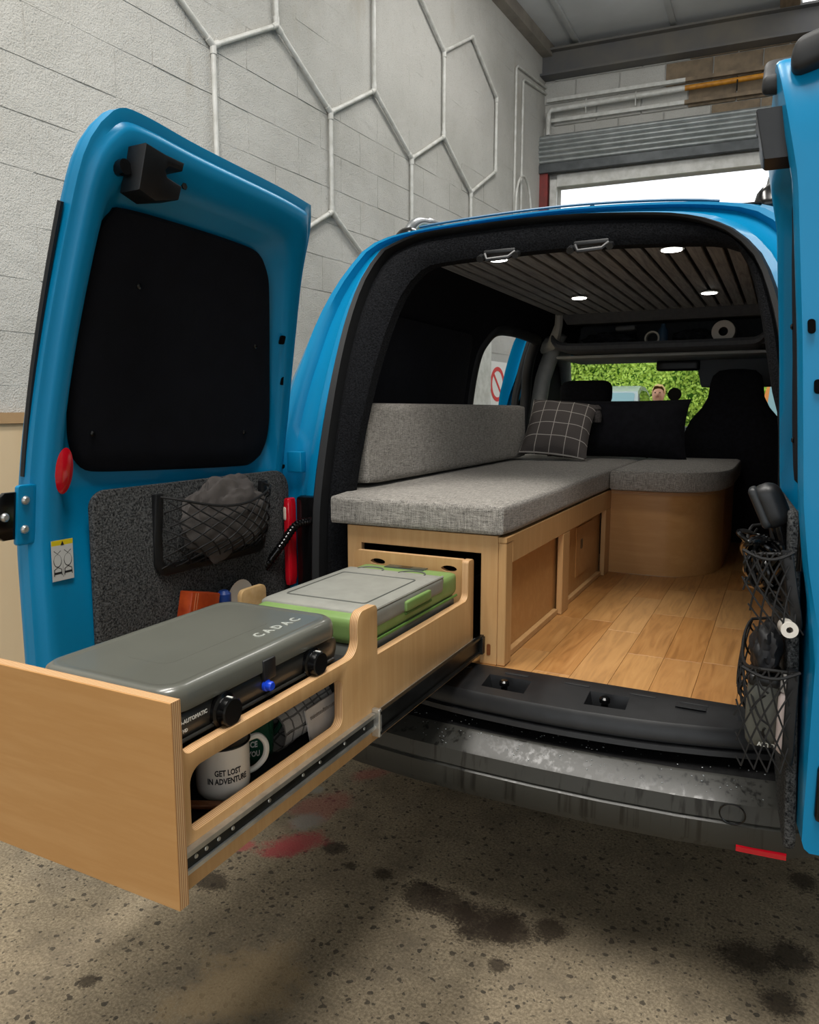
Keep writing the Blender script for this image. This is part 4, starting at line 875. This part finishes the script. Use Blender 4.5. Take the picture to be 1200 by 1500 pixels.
finish('finger_hole', G().plate(rrect(2.62, 2.65, .755, .79, .008), th=.001, fn=mX(-.6245)), GLOSSBLK, BN, smooth=0)
finish('screw_slot', G().plate(rrect(-.648, -.638, .625, .655, .004), th=.001, fn=lambda u, v, w: (u, 1.7385+w, v)), STICK, BN, smooth=0)
finish('top_board', G().plate([(-1.06, 1.7585), (-.619, 1.7585), (-.619, 3.8), (-1.27, 3.8), (-1.27, 2.05), (-1.06, 2.05)], th=.018, fn=lambda u, v, w: (u, v, .9+w)), PLY, BN, smooth=0)
cv = [(-.60, 3.0), (-.44, 3.0), (-.36, 3.012), (-.29, 3.055), (-.235, 3.13), (-.205, 3.23), (-.195, 3.35), (-.195, 3.84)]
cvp = catmull(cv, 8)
finish('curved_front', G().grid([[(x, y, z) for x, y in cvp] for z in (z0, .92)]+[[(x-.01 if x > -.5 else x, y+.012, .92) for x, y in cvp]]), PLYF, BN, smooth=60)
finish('curved_top', G().plate([(x, y) for x, y in cvp]+[(-.60, 3.84)], th=.016, fn=lambda u, v, w: (u, v, .918+w), edge=1), [PLY, EDGEZ], BN, smooth=0)
# drawer cavity (black inside of the bench)
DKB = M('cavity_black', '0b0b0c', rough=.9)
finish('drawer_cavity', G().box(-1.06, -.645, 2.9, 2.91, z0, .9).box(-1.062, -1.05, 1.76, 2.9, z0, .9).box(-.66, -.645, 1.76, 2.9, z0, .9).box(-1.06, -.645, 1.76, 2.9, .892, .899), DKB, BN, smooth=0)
# cushions
finish('seat_cushion', G().rbox((-.931, 2.785, .978), (.334, 1.07, .0415), .018, 14, (0, 0, .004), fn=lambda p: Vector((max(p.x, -.168-.166*min(1, max(0, (p.y+.93)/.15))), p.y, p.z))), LINEN, label='long grey linen seat cushion on the bench beside the oak floor', cat='cushion')
cu = [(-.592, 2.93), (-.42, 2.93), (-.33, 2.945), (-.26, 2.995), (-.205, 3.08), (-.178, 3.2), (-.17, 3.35), (-.17, 3.83), (-.592, 3.83)]
cub = catmull(cu[:8], 6)+[(-.592, 3.83)]
rows = []
cxy = (-.38, 3.4)
for (ins, z) in ((.02, .937), (.004, .942), (0, .952), (0, 1.005), (.004, 1.014), (.02, 1.02), (.12, 1.023), (.2, 1.024)):
    rows.append([(x+(cxy[0]-x)*ins/.25, y+(cxy[1]-y)*ins/.5, z) for x, y in cub])
rows.append([(cxy[0], cxy[1], 1.024+0*x) for x, y in cub]); rows.insert(0, [(cxy[0], cxy[1], .937) for x, y in cub])
gq = G().grid(rows, True); bmesh.ops.remove_doubles(gq.bm, verts=gq.bm.verts, dist=1e-5)
finish('corner_cushion', gq, LINEN, label='short grey linen cushion with a rounded corner on the curved cabinet end', cat='cushion')
tl = Matrix.Translation((-1.135, 2.64, 1.1485)) @ Matrix.Rotation(rad(-2), 4, 'Y')
finish('backrest_cushion', G().rbox((0, 0, 0), (.055, .745, .119), .016, 12, (.006, 0, .002), mat=tl), LINEN, label='grey linen backrest cushion standing on the long seat cushion', cat='cushion')
finish('backrest_cushion', G().rbox((-1.231, 2.68, 1.15), (.029, .66, .118), .014, 8), LINEN, label='grey linen cushion tucked behind the backrest against the side wall', cat='cushion')
def pillow(w, h, t, m, n=22, seed=0, wr=.006):
    g = G(); fr = []; bk = []
    for j in range(n+1):
        a, b = [], []
        for i in range(n+1):
            u, v = 2*i/n-1, 2*j/n-1; pin = 1-.06*(1-abs(u)**2)*(v*v)*1; pin2 = 1-.06*(1-abs(v)**2)*(u*u)
            th = t*((1-abs(u)**2.6)*(1-abs(v)**2.6))**.55; nz = wr*noise.noise(Vector((u*2.2+seed, v*2.2, seed)))
            x, z = u*w*pin2, v*h*pin
            a.append(Vector((x, -th-nz*(1 if th > 0 else 0), z))); b.append(Vector((x, th+nz*(1 if th > 0 else 0), z)))
        fr.append(a); bk.append(b)
    g.grid(fr, uv=True); g.grid(bk, uv=True); bmesh.ops.remove_doubles(g.bm, verts=g.bm.verts, dist=1e-5); bmesh.ops.transform(g.bm, matrix=m, verts=g.bm.verts); return g
m1 = Matrix.Translation((-.71, 3.62, 1.16)) @ Matrix.Rotation(rad(-14), 4, 'X')
finish('black_pillow', pillow(.325, .142, .075, m1, seed=3), M('black_cotton', '111115', '18181d', scale=40, rough=.95, spec=.2, bump=.2, bscale=30), label='wide black pillow leaning against the front seats on the bench', cat='pillow')
m2 = Matrix.Translation((-.925, 3.385, 1.165)) @ Matrix.Rotation(rad(14), 4, 'Z') @ Matrix.Rotation(rad(-46), 4, 'X') @ Matrix.Rotation(rad(8), 4, 'Y')
PLW = thing('plaid_pillow', (-.915, 3.3, 1.03), 'grey windowpane check pillow with tassels at the end of the backrest', 'pillow')
finish('pillow_cover', pillow(.15, .175, .06, m2, seed=8), PLAID, PLW)
tp = m2 @ Vector((.148, -.01, .165)); ts = G().lathe([(.006, 0), (.018, -.01), (.02, -.02), (.016, -.024), (.024, -.05), (.022, -.08)], tp, 12)
finish('tassel', ts, M('tassel_grey', '55504e', '3c3836', scale=90, rough=.95), PLW)
# ================================================================ DRAWER
DW = thing('pull_out_drawer', (-.855, 1.2, .61), 'long birch plywood drawer pulled out of the bench on steel runners', 'drawer')
finish('front_panel', G().plate([(-1.05, .606), (-.661, .606), (-.661, .888), (-1.05, .888)], th=.018, fn=mY(.657), edge=1, bev=.0012), [PLYF, EDGEY], DW, smooth=0)
def arc(cx, cy, r, a0, a1, n=6): return [(cx+r*math.cos(rad(a0+(a1-a0)*k/n)), cy+r*math.sin(rad(a0+(a1-a0)*k/n))) for k in range(n+1)]
prof = [(.6755, .612), (1.712, .612)]+arc(1.702, .870, .010, 0, 90)+arc(1.682, .872, .008, 90, 180)+[(1.673, .80)]+arc(1.655, .80, .018, 0, -90)[1:]+[(1.212, .782)]+arc(1.200, .870, .012, 0, 90)+arc(1.160, .860, .022, 90, 180)+[(1.137, .85)]+arc(1.108, .833, .03, 0, -90)+[(.72, .802)]+arc(.704, .816, .015, -90, -180)[0:]+[(.689, .86)]+arc(.681, .866, .008, 0, 90)+[(.6755, .874)]
hole = rrect(.700, 1.083, .688, .778, [.018, .018, .022, .012], 7)
finish('side_panel', G().plate(prof, [hole[::-1]], th=.018, fn=mX(-.675), edge=1, bev=.0012), [PLY, EDGEX], DW, smooth=30)
profL = [(.6755, .612), (1.712, .612), (1.712, .80), (.6755, .80)]
finish('side_panel', G().plate(profL, th=.018, fn=mX(-1.012), edge=1), [PLY, EDGEX], DW, smooth=0)
bp = [(-1.012, .612), (-.6935, .612), (-.6935, .865)]+arc(-.7035, .868, .01, 0, 90)+arc(-1.0, .866, .012, 90, 180)
hl = lambda x: [(x+.022*math.cos(a), .852+.008*math.sin(a)) for a in [2*PI*k/14 for k in range(14)]][::-1]
finish('back_panel', G().plate(bp, [hl(-.94), hl(-.735)], th=.016, fn=mY(1.692), edge=1), [PLY, EDGEY], DW, smooth=0)
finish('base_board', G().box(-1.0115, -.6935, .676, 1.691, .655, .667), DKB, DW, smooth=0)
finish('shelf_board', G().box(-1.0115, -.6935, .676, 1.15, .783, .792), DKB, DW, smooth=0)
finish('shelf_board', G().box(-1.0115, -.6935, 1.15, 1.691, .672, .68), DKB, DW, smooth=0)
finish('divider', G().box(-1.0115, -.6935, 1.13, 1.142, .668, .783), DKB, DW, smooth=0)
def runner(y0, y1, x, zc, h, m, nm, lips=True):
    g = G()
    g.plate([(0, -h/2), (0, h/2), (.009, h/2), (.009, h/2-.006), (.003, h/2-.006), (.003, -h/2+.006), (.009, -h/2+.006), (.009, -h/2)], th=y1-y0, fn=lambda u, v, w: (x+u, y0+w, zc+v)); return finish(nm, g, m, DW, smooth=0)
runner(.676, 1.72, -.6748, .6565, .030, CHROME, 'inner_runner')
finish('runner_channel', G().box(-.6718, -.6700, .676, 1.2, .6475, .6655), DARKST, DW, smooth=0)
runner(1.19, 2.3, -.6655, .654, .046, DARKST, 'middle_runner')
finish('runner_end', G().box(-.675, -.657, 1.186, 1.196, .626, .682, .002), CHROME, DW, smooth=0)
finish('runner_stop', G().box(-.668, -.652, 1.72, 1.738, .63, .675, .002), DARKST, DW, smooth=0)
for y in (.70, .72, .745, .775, .86, .95, 1.0, 1.08, 1.15): finish('runner_screw', G().lathe([(.0035, 0), (.0028, .0015)], n=10, mat=Matrix.Translation((-.6702, y, .657)) @ Matrix.Rotation(PI/2, 4, 'Y')), CHROME, DW)
for z in (.6735,): finish('runner_edge', G().box(-.6748, -.664, .676, 1.185, .6722, .6745), CHROME, DW, smooth=0)
# ---------------------------------------------------------------- gas stove
SV = thing('camping_stove', (-.825, .905, .793), 'grey green two burner camping stove with closed lid in the drawer', 'stove')
sx0, sx1, sy0, sy1 = -.965, -.698, .69, 1.118
hx_, hy_ = (sx1-sx0)/2, (sy1-sy0)/2; sc_ = ((sx0+sx1)/2, (sy0+sy1)/2)
def taper(p, base, k): return p
finish('body', G().rbox((sc_[0], sc_[1], .8205), (hx_-.002, hy_-.002, .0275), .018, 9, fn=lambda p: Vector((p.x*(1-.02*(p.z < 0)), p.y, p.z))), STOVEDK, SV)
def lidloop(ins, z, r=.04): return [(x, y, z) for x, y in rrect(sx0+ins, sx1-ins, sy0+ins, sy1-ins, r, 8)]
LD_ = finish('lid', G().grid([lidloop(.006, .846), lidloop(.0, .847), lidloop(-.001, .852), lidloop(.0, .868), lidloop(.003, .876, .038), lidloop(.009, .8805, .034), lidloop(.016, .8815, .032), lidloop(.020, .8800, .03), lidloop(.026, .8798, .028), lidloop(.09, .8800, .02)], True), STOVE, SV, smooth=50)
finish('lid_top', G().plate(rrect(sx0+.088, sx1-.088, sy0+.088, sy1-.088, .02), th=.0012, fn=lambda u, v, w: (u, v, .8790+w)), STOVE, SV, smooth=0)
finish('lettering', text('C A D A C', .026, lambda x, y, z: (-.748-y, 1.005+x, .8804+z), .0006), M('emboss', 'a9aca4', rough=.3), LD_, smooth=0)
for y in (.795, 1.022):
    k_ = finish('knob', G().lathe([(.026, 0), (.026, .006), (.0215, .008), (.021, .020), (.019, .022)], n=26, mat=Matrix.Translation((-.7005, y, .8215)) @ Matrix.Rotation(PI/2, 4, 'Y')), GLOSSBLK, SV)
    finish('knob_mark', G().box(-.690, -.680, y-.0015, y+.0015, .8405, .8437), TXTLT, k_, smooth=0)
finish('latch', G().box(-.703, -.694, .887, .918, .832, .866, .003), BLACKPL, SV)
finish('igniter_button', G().lathe([(.0095, 0), (.0095, .004), (.0075, .005), (.0075, .012), (.006, .014)], n=16, mat=Matrix.Translation((-.699, .895, .8245)) @ Matrix.Rotation(PI/2, 4, 'Y')), BTN, SV)
finish('print', text('ED-AUTOMATIC', .008, lambda x, y, z: (-.6985+z, .704+x, .830+y), .0002, 'LEFT'), TXTLT, SV, smooth=0)
finish('print', text('N / HD', .0065, lambda x, y, z: (-.6985+z, .704+x, .818+y), .0002, 'LEFT'), TXTLT, SV, smooth=0)
finish('body_ridge', G().tube([(-.699, .705, .807), (-.698, 1.09, .807)], .003, 8), STOVEDK, SV)
# ---------------------------------------------------------------- fridge box
FR = thing('cool_box', (-.828, 1.42, .681), 'grey and green portable cool box behind the stove in the drawer', 'cool box')
fx0, fx1, fy0, fy1 = -.962, -.698, 1.19, 1.668; fc = ((fx0+fx1)/2, (fy0+fy1)/2); fh = ((fx1-fx0)/2, (fy1-fy0)/2)
finish('body', G().rbox((fc[0], fc[1], .742), (fh[0]-.003, fh[1]-.003, .06), .02, 8), M('fridge_grey', '6f726d', '686b66', scale=20, rough=.5), FR)
finish('green_collar', G().rbox((fc[0], fc[1], .8245), (fh[0], fh[1], .0305), .018, 8), GREEN, FR)
LDF = finish('lid', G().rbox((fc[0]+.001, fc[1]-.028, .8395), (fh[0]+.001, fh[1]-.055, .0225), .014, 10, (0, 0, .001)), M('fridge_lid', '93938b', '8a8a82', scale=25, rough=.5, bump=.08, bscale=500, bdist=.001), FR)
finish('lid_groove', G().tube([(x, y, .8628) for x, y in rrect(fx0+.035, fx1-.035, 1.265, 1.50, .008, 3)], .0016, 6, True), M('groove_grey', '5d5f5a', rough=.7), LDF)
for x in (-.885, -.772):
    finish('cup_recess', G().tube([(x+.034*math.cos(a), 1.553+.030*math.sin(a), .8626) for a in [PI*k/16 for k in range(17)]], .0018, 6), MATS['groove_grey'], LDF)
finish('lid_rib', G().tube([(-.70+.0, 1.23, .8585), (-.70, 1.575, .8585)], .003, 6), MATS['fridge_lid'], LDF)
finish('control_panel', G().box(-.885, -.775, 1.622, 1.655, .8535, .857, .002), M('display', '3a423c', rough=.25), FR)
finish('display', G().box(-.845, -.815, 1.628, 1.650, .857, .8576), GLOSSBLK, FR, smooth=0)
finish('latch', G().rbox((-.695, 1.43, .836), (.006, .062, .012), .005, 5), GREEN, FR)
finish('latch_slot', G().box(-.6965, -.6925, 1.37, 1.50, .8175, .8235, .001), M('green_dark', '4c7033', rough=.6), FR, smooth=0)
finish('edge_trim', G().box(-.699, -.6955, 1.20, 1.655, .7945, .8, .001), M('green_dark2', '5f8a40', rough=.6), FR, smooth=0)
# ---------------------------------------------------------------- things in the lower drawer
def mug(cx, cy, zb, r, h, m, label, ha, txts, tcol, tdir):
    root = thing('mug', (cx, cy, zb), label, 'mug', )
    prof = [(.001, .0), (r*.86, 0), (r*.95, .004), (r, .016), (r, h-.002), (r+.0015, h), (r-.001, h), (r-.002, h-.004), (r-.002, .02), (r*.8, .006), (.001, .005)]
    finish('cup', G().lathe(prof, (cx, cy, zb), 36), m, root)
    finish('rim', G().tube([(cx+(r+.0005)*math.cos(a), cy+(r+.0005)*math.sin(a), zb+h) for a in [2*PI*k/36 for k in range(36)]], .0018, 6, True), DARKST, root)
    dv = Vector((math.cos(ha), math.sin(ha), 0)); c = Vector((cx, cy, zb))
    finish('handle', G().tube(catmull([c+dv*(r-.002)+Vector((0, 0, h*.86)), c+dv*(r+.018)+Vector((0, 0, h*.88)), c+dv*(r+.031)+Vector((0, 0, h*.68)), c+dv*(r+.029)+Vector((0, 0, h*.42)), c+dv*(r+.014)+Vector((0, 0, h*.26)), c+dv*(r-.002)+Vector((0, 0, h*.22))], 6), .0048, 8), m, root)
    for s_, sz, zz in txts:
        finish('lettering', text(s_, sz, lambda x, y, z: (cx+(r+.0003+z)*math.cos(tdir+.72*x/r), cy+(r+.0003+z)*math.sin(tdir+.72*x/r), zb+zz+y), .0002), tcol, root, smooth=0)
mug(-.742, .840, .6675, .041, .082, WHITE, 'white enamel mug with black lettering in the lower drawer opening', rad(62), [('GET LOST', .0125, .042), ('IN ADVENTURE', .0125, .029)], TXTDK, rad(-38))
mug(-.778, .950, .6675, .040, .082, GRNMUG, 'dark green enamel mug with pale lettering behind the white mug', rad(78), [('/\\/\\', .010, .064), ('I O', .012, .048), ('CE', .014, .032), ('YOU', .013, .016)], TXTLT, rad(-42))
TW = []
for j in range(13):
    v = j/12; row = []
    for i in range(25):
        u = i/24; ph = v*2*PI
        row.append(Vector((-.752+.030*math.cos(ph)*(1+.1*math.sin(7*u))+.006*noise.noise(Vector((u*5, v*4, 1))), .975+.21*u, .707+.033*math.sin(ph)+.012*(u-.5)+.005*noise.noise(Vector((u*6, v*4, 3))))))
    TW.append(row)
gt = G().grid(TW, uv=True); finish('tea_towel', gt, TOWEL, label='rolled grey check tea towel in the lower drawer', cat='towel')
finish('folded_card', G().plate(rrect(1.03, 1.18, .667, .727, .002), th=.003, fn=lambda u, v, w: (-.706-.20*(v-.667)-w-.04*(1.18-u)*.2, u, v+.06*(u-1.03)*.2)), PAPER, label='pale printed card leaning on the tea towel', cat='card', smooth=0)
cardt = G()
for q in range(26):
    yy = 1.04+.005*q; zz = .7075+.012*(yy-1.03); hh_ = R.uniform(.004, .007)
    cardt.box(-.7075-.2*(zz-.667)-.0002, -.7075-.2*(zz-.667)+.0022, yy, yy+.0018, zz, zz+hh_)
finish('print', cardt, M('print_grey', '8b827b', rough=.7), bpy.data.objects['folded_card'], kind='stuff', smooth=0)
finish('wooden_spatula', G().rbox((0, 0, 0), (.085, .008, .004), .003, 5, mat=Matrix.Translation((-.765, .745, .684)) @ Matrix.Rotation(rad(40), 4, 'Z') @ Matrix.Rotation(rad(8), 4, 'Y')), STICK, label='brown wooden spatula handle lying beside the white mug', cat='spatula')
finish('frying_pan', G().lathe([(.001, 0), (.07, 0), (.085, .03), (.087, .03), (.073, .003)], (-.915, 1.035, .668), 28).tube([(-.915, 1.115, .695), (-.89, 1.122, .72), (-.82, 1.12, .745)], .006, 8), M('pan_black', '131313', rough=.4), label='black pan at the back of the lower drawer', cat='pan')
finish('glass_lid', G().lathe([(.001, .012), (.03, .010), (.045, .002), (.046, 0), (.03, .008)], (-.80, 1.075, .745), 24), M('lid_grey', '7d8081', rough=.2), label='small grey lid lying above the tea towel', cat='lid')
# ---------------------------------------------------------------- contents of the left door pockets
LB = lambda s, z, w: LP(s, z, w)
rotd = Matrix.Rotation(rad(90)+math.atan2(LDV.y, LDV.x)*0, 4, 'Z')
SACK = M('grey_sack', '4a4543', '57524f', scale=9, rough=.9, bump=.3, bscale=40)
finish('cloth_bag', lumpy(LP(.34, .985, .058), (.036, .150, .098), .2, 2.6, 5, 3), SACK, label='dark grey crumpled cloth bag in the upper net of the wide door', cat='bag')
T0 = lambda s, z, w, a: Matrix.Translation(LP(s, z, w)) @ Matrix.Rotation(rad(a), 4, 'X')
OC = thing('orange_packet', LP(.40, .62, .06), 'orange red printed packet in the lower net of the wide door', 'packet')
finish('packet', G().box(-.02, .02, -.05, .05, -.09, .09, .003, mat=T0(.462, .722, .06, -14)), ORANGE, OC)
og = G()
for k in (-.038, -.03): og.box(.0195, .0206, k-.001, k+.001, -.085, .088, mat=T0(.462, .722, .06, -14))
og.box(.0195, .0206, -.01, .04, .02, .028, mat=T0(.462, .722, .06, -14)).box(.0195, .0206, -.01, .036, .006, .013, mat=T0(.462, .722, .06, -14)).box(.0195, .0206, .005, .025, -.005, .04, mat=T0(.462, .722, .06, -14))
finish('print', og, M('print_peach', 'c9805a', rough=.5), OC, smooth=0)
BT = thing('cleaner_bottle', LP(.275, .62, .06), 'white bottle with a dark blue cap beside the chopping board', 'bottle')
finish('bottle', G().lathe([(.001, 0), (.026, 0), (.028, .01), (.028, .11), (.016, .135), (.014, .14)], LP(.362, .62, .062), 20), WHITE, BT)
finish('cap', G().lathe([(.017, 0), (.018, .004), (.018, .03), (.010, .038)], LP(.362, .758, .062), 18), DKBLUE, BT)
finish('chopping_board', G().plate(rrect(.235, .335, .60, .792, .018), th=.014, fn=lambda u, v, w: LP(u, v, .082+w), bev=.002), WOODLT, label='small beech chopping board standing in the lower door net', cat='chopping board')
finish('plate', G().lathe([(.001, 0), (.035, 0), (.052, .006), (.0535, .007), (.035, .003)], n=28, mat=Matrix.Translation(LP(.298, .757, .055)) @ Matrix.Rotation(PI/2, 4, 'Y')), WHITE, label='small white plate behind the chopping board', cat='plate')
# ---------------------------------------------------------------- contents of the right door pockets
cg = G()
for k in range(9):
    a = R.uniform(0, 6); cy = R.uniform(-.04, .04)
    cg.tube([RP(.52+.16*math.cos(t_+a)+.03*math.sin(3*t_), .965+.055*math.sin(t_+a*1.3)+.012*k/9, .045+.02*math.sin(2*t_+a)+.004*k) for t_ in [2*PI*q/40 for q in range(40)]], .0045, 8, True)
finish('black_cable', cg, GLOSSBLK, label='coiled glossy black cable in the upper net of the narrow door', cat='cable')
HM = thing('hand_brush', RP(.42, 1.0, .07), 'black rounded brush head sticking out above the cable net', 'brush')
mm = Matrix.Translation((-.012, 1.43, 1.085)) @ Matrix.Rotation(rad(-24), 4, 'Y')
finish('head', G().rbox((0, 0, 0), (.022, .026, .040), .02, 8, (.004, 0, 0), mat=mm), BLACKPL, HM)
finish('rim', G().rbox((-.017, 0, .003), (.008, .025, .038), .0075, 7, mat=mm), M('brush_rim', '26282a', rough=.45), HM)
finish('neck', G().tube([(.002, 1.43, 1.052), (.008, 1.43, 1.03), (.016, 1.43, .98)], [.014, .011, .01], 10), GLOSSBLK, HM)
TB = thing('capped_tube', RP(.55, 1.0, .02), 'slim dark tube with a clear plastic cap beside the brush head', 'tube')
finish('tube', G().cyl((.040, 1.40, .98), (.040, 1.40, 1.083), .0085, 14), GLOSSBLK, TB)
finish('cap', G().lathe([(.0098, 0), (.0105, .004), (.0098, .006), (.0105, .010), (.0098, .013), (.0105, .018), (.0115, .020), (.009, .021)], (.040, 1.40, 1.079), 16), CLEARP, TB)
finish('paper_reel', rolled(0, (.026, 1.345, .893), .0135, .0052, .04, 0, Matrix.Rotation(rad(8), 4, 'Z') @ Matrix.Rotation(rad(86), 4, 'X')), WHITE, label='small white reel hanging below the black cable', cat='reel')
finish('black_pouch', lumpy((-.004, 1.42, .835), (.026, .05, .045), .25, 2, 4, 9), M('pouch_black', '161618', '202023', scale=14, rough=.6), label='soft black pouch folded over the lower net of the narrow door', cat='pouch')
PK = thing('grey_packet', (.0, 1.42, .65), 'grey soft packet with white AUTO lettering in the lower net', 'packet')
finish('packet', G().rbox((-.003, 1.42, .722), (.026, .04, .062), .016, 7, (.002, .002, 0)), M('packet_grey', '5e5f58', '55564f', scale=14, rough=.45), PK)
finish('packet_top', G().rbox((-.003, 1.42, .782), (.0265, .0405, .012), .01, 6), BLACKPL, PK)
finish('lettering', text('AUTO', .010, lambda x, y, z: (.006+x, 1.3765-z, .668+y), .0003), TXTLT, PK, smooth=0)
WB_ = thing('white_bottle', (.032, 1.39, .66), 'white bottle standing beside the grey packet in the lower net', 'bottle')
finish('bottle', G().rbox((.034, 1.39, .712), (.0145, .022, .056), .012, 7), M('pink_white', 'd8c8c4', rough=.4), WB_)
finish('cap', G().lathe([(.012, 0), (.0135, .003), (.0135, .026), (.010, .033)], (.034, 1.39, .768), 16), M('cap_white', 'd9d6d3', rough=.4), WB_)
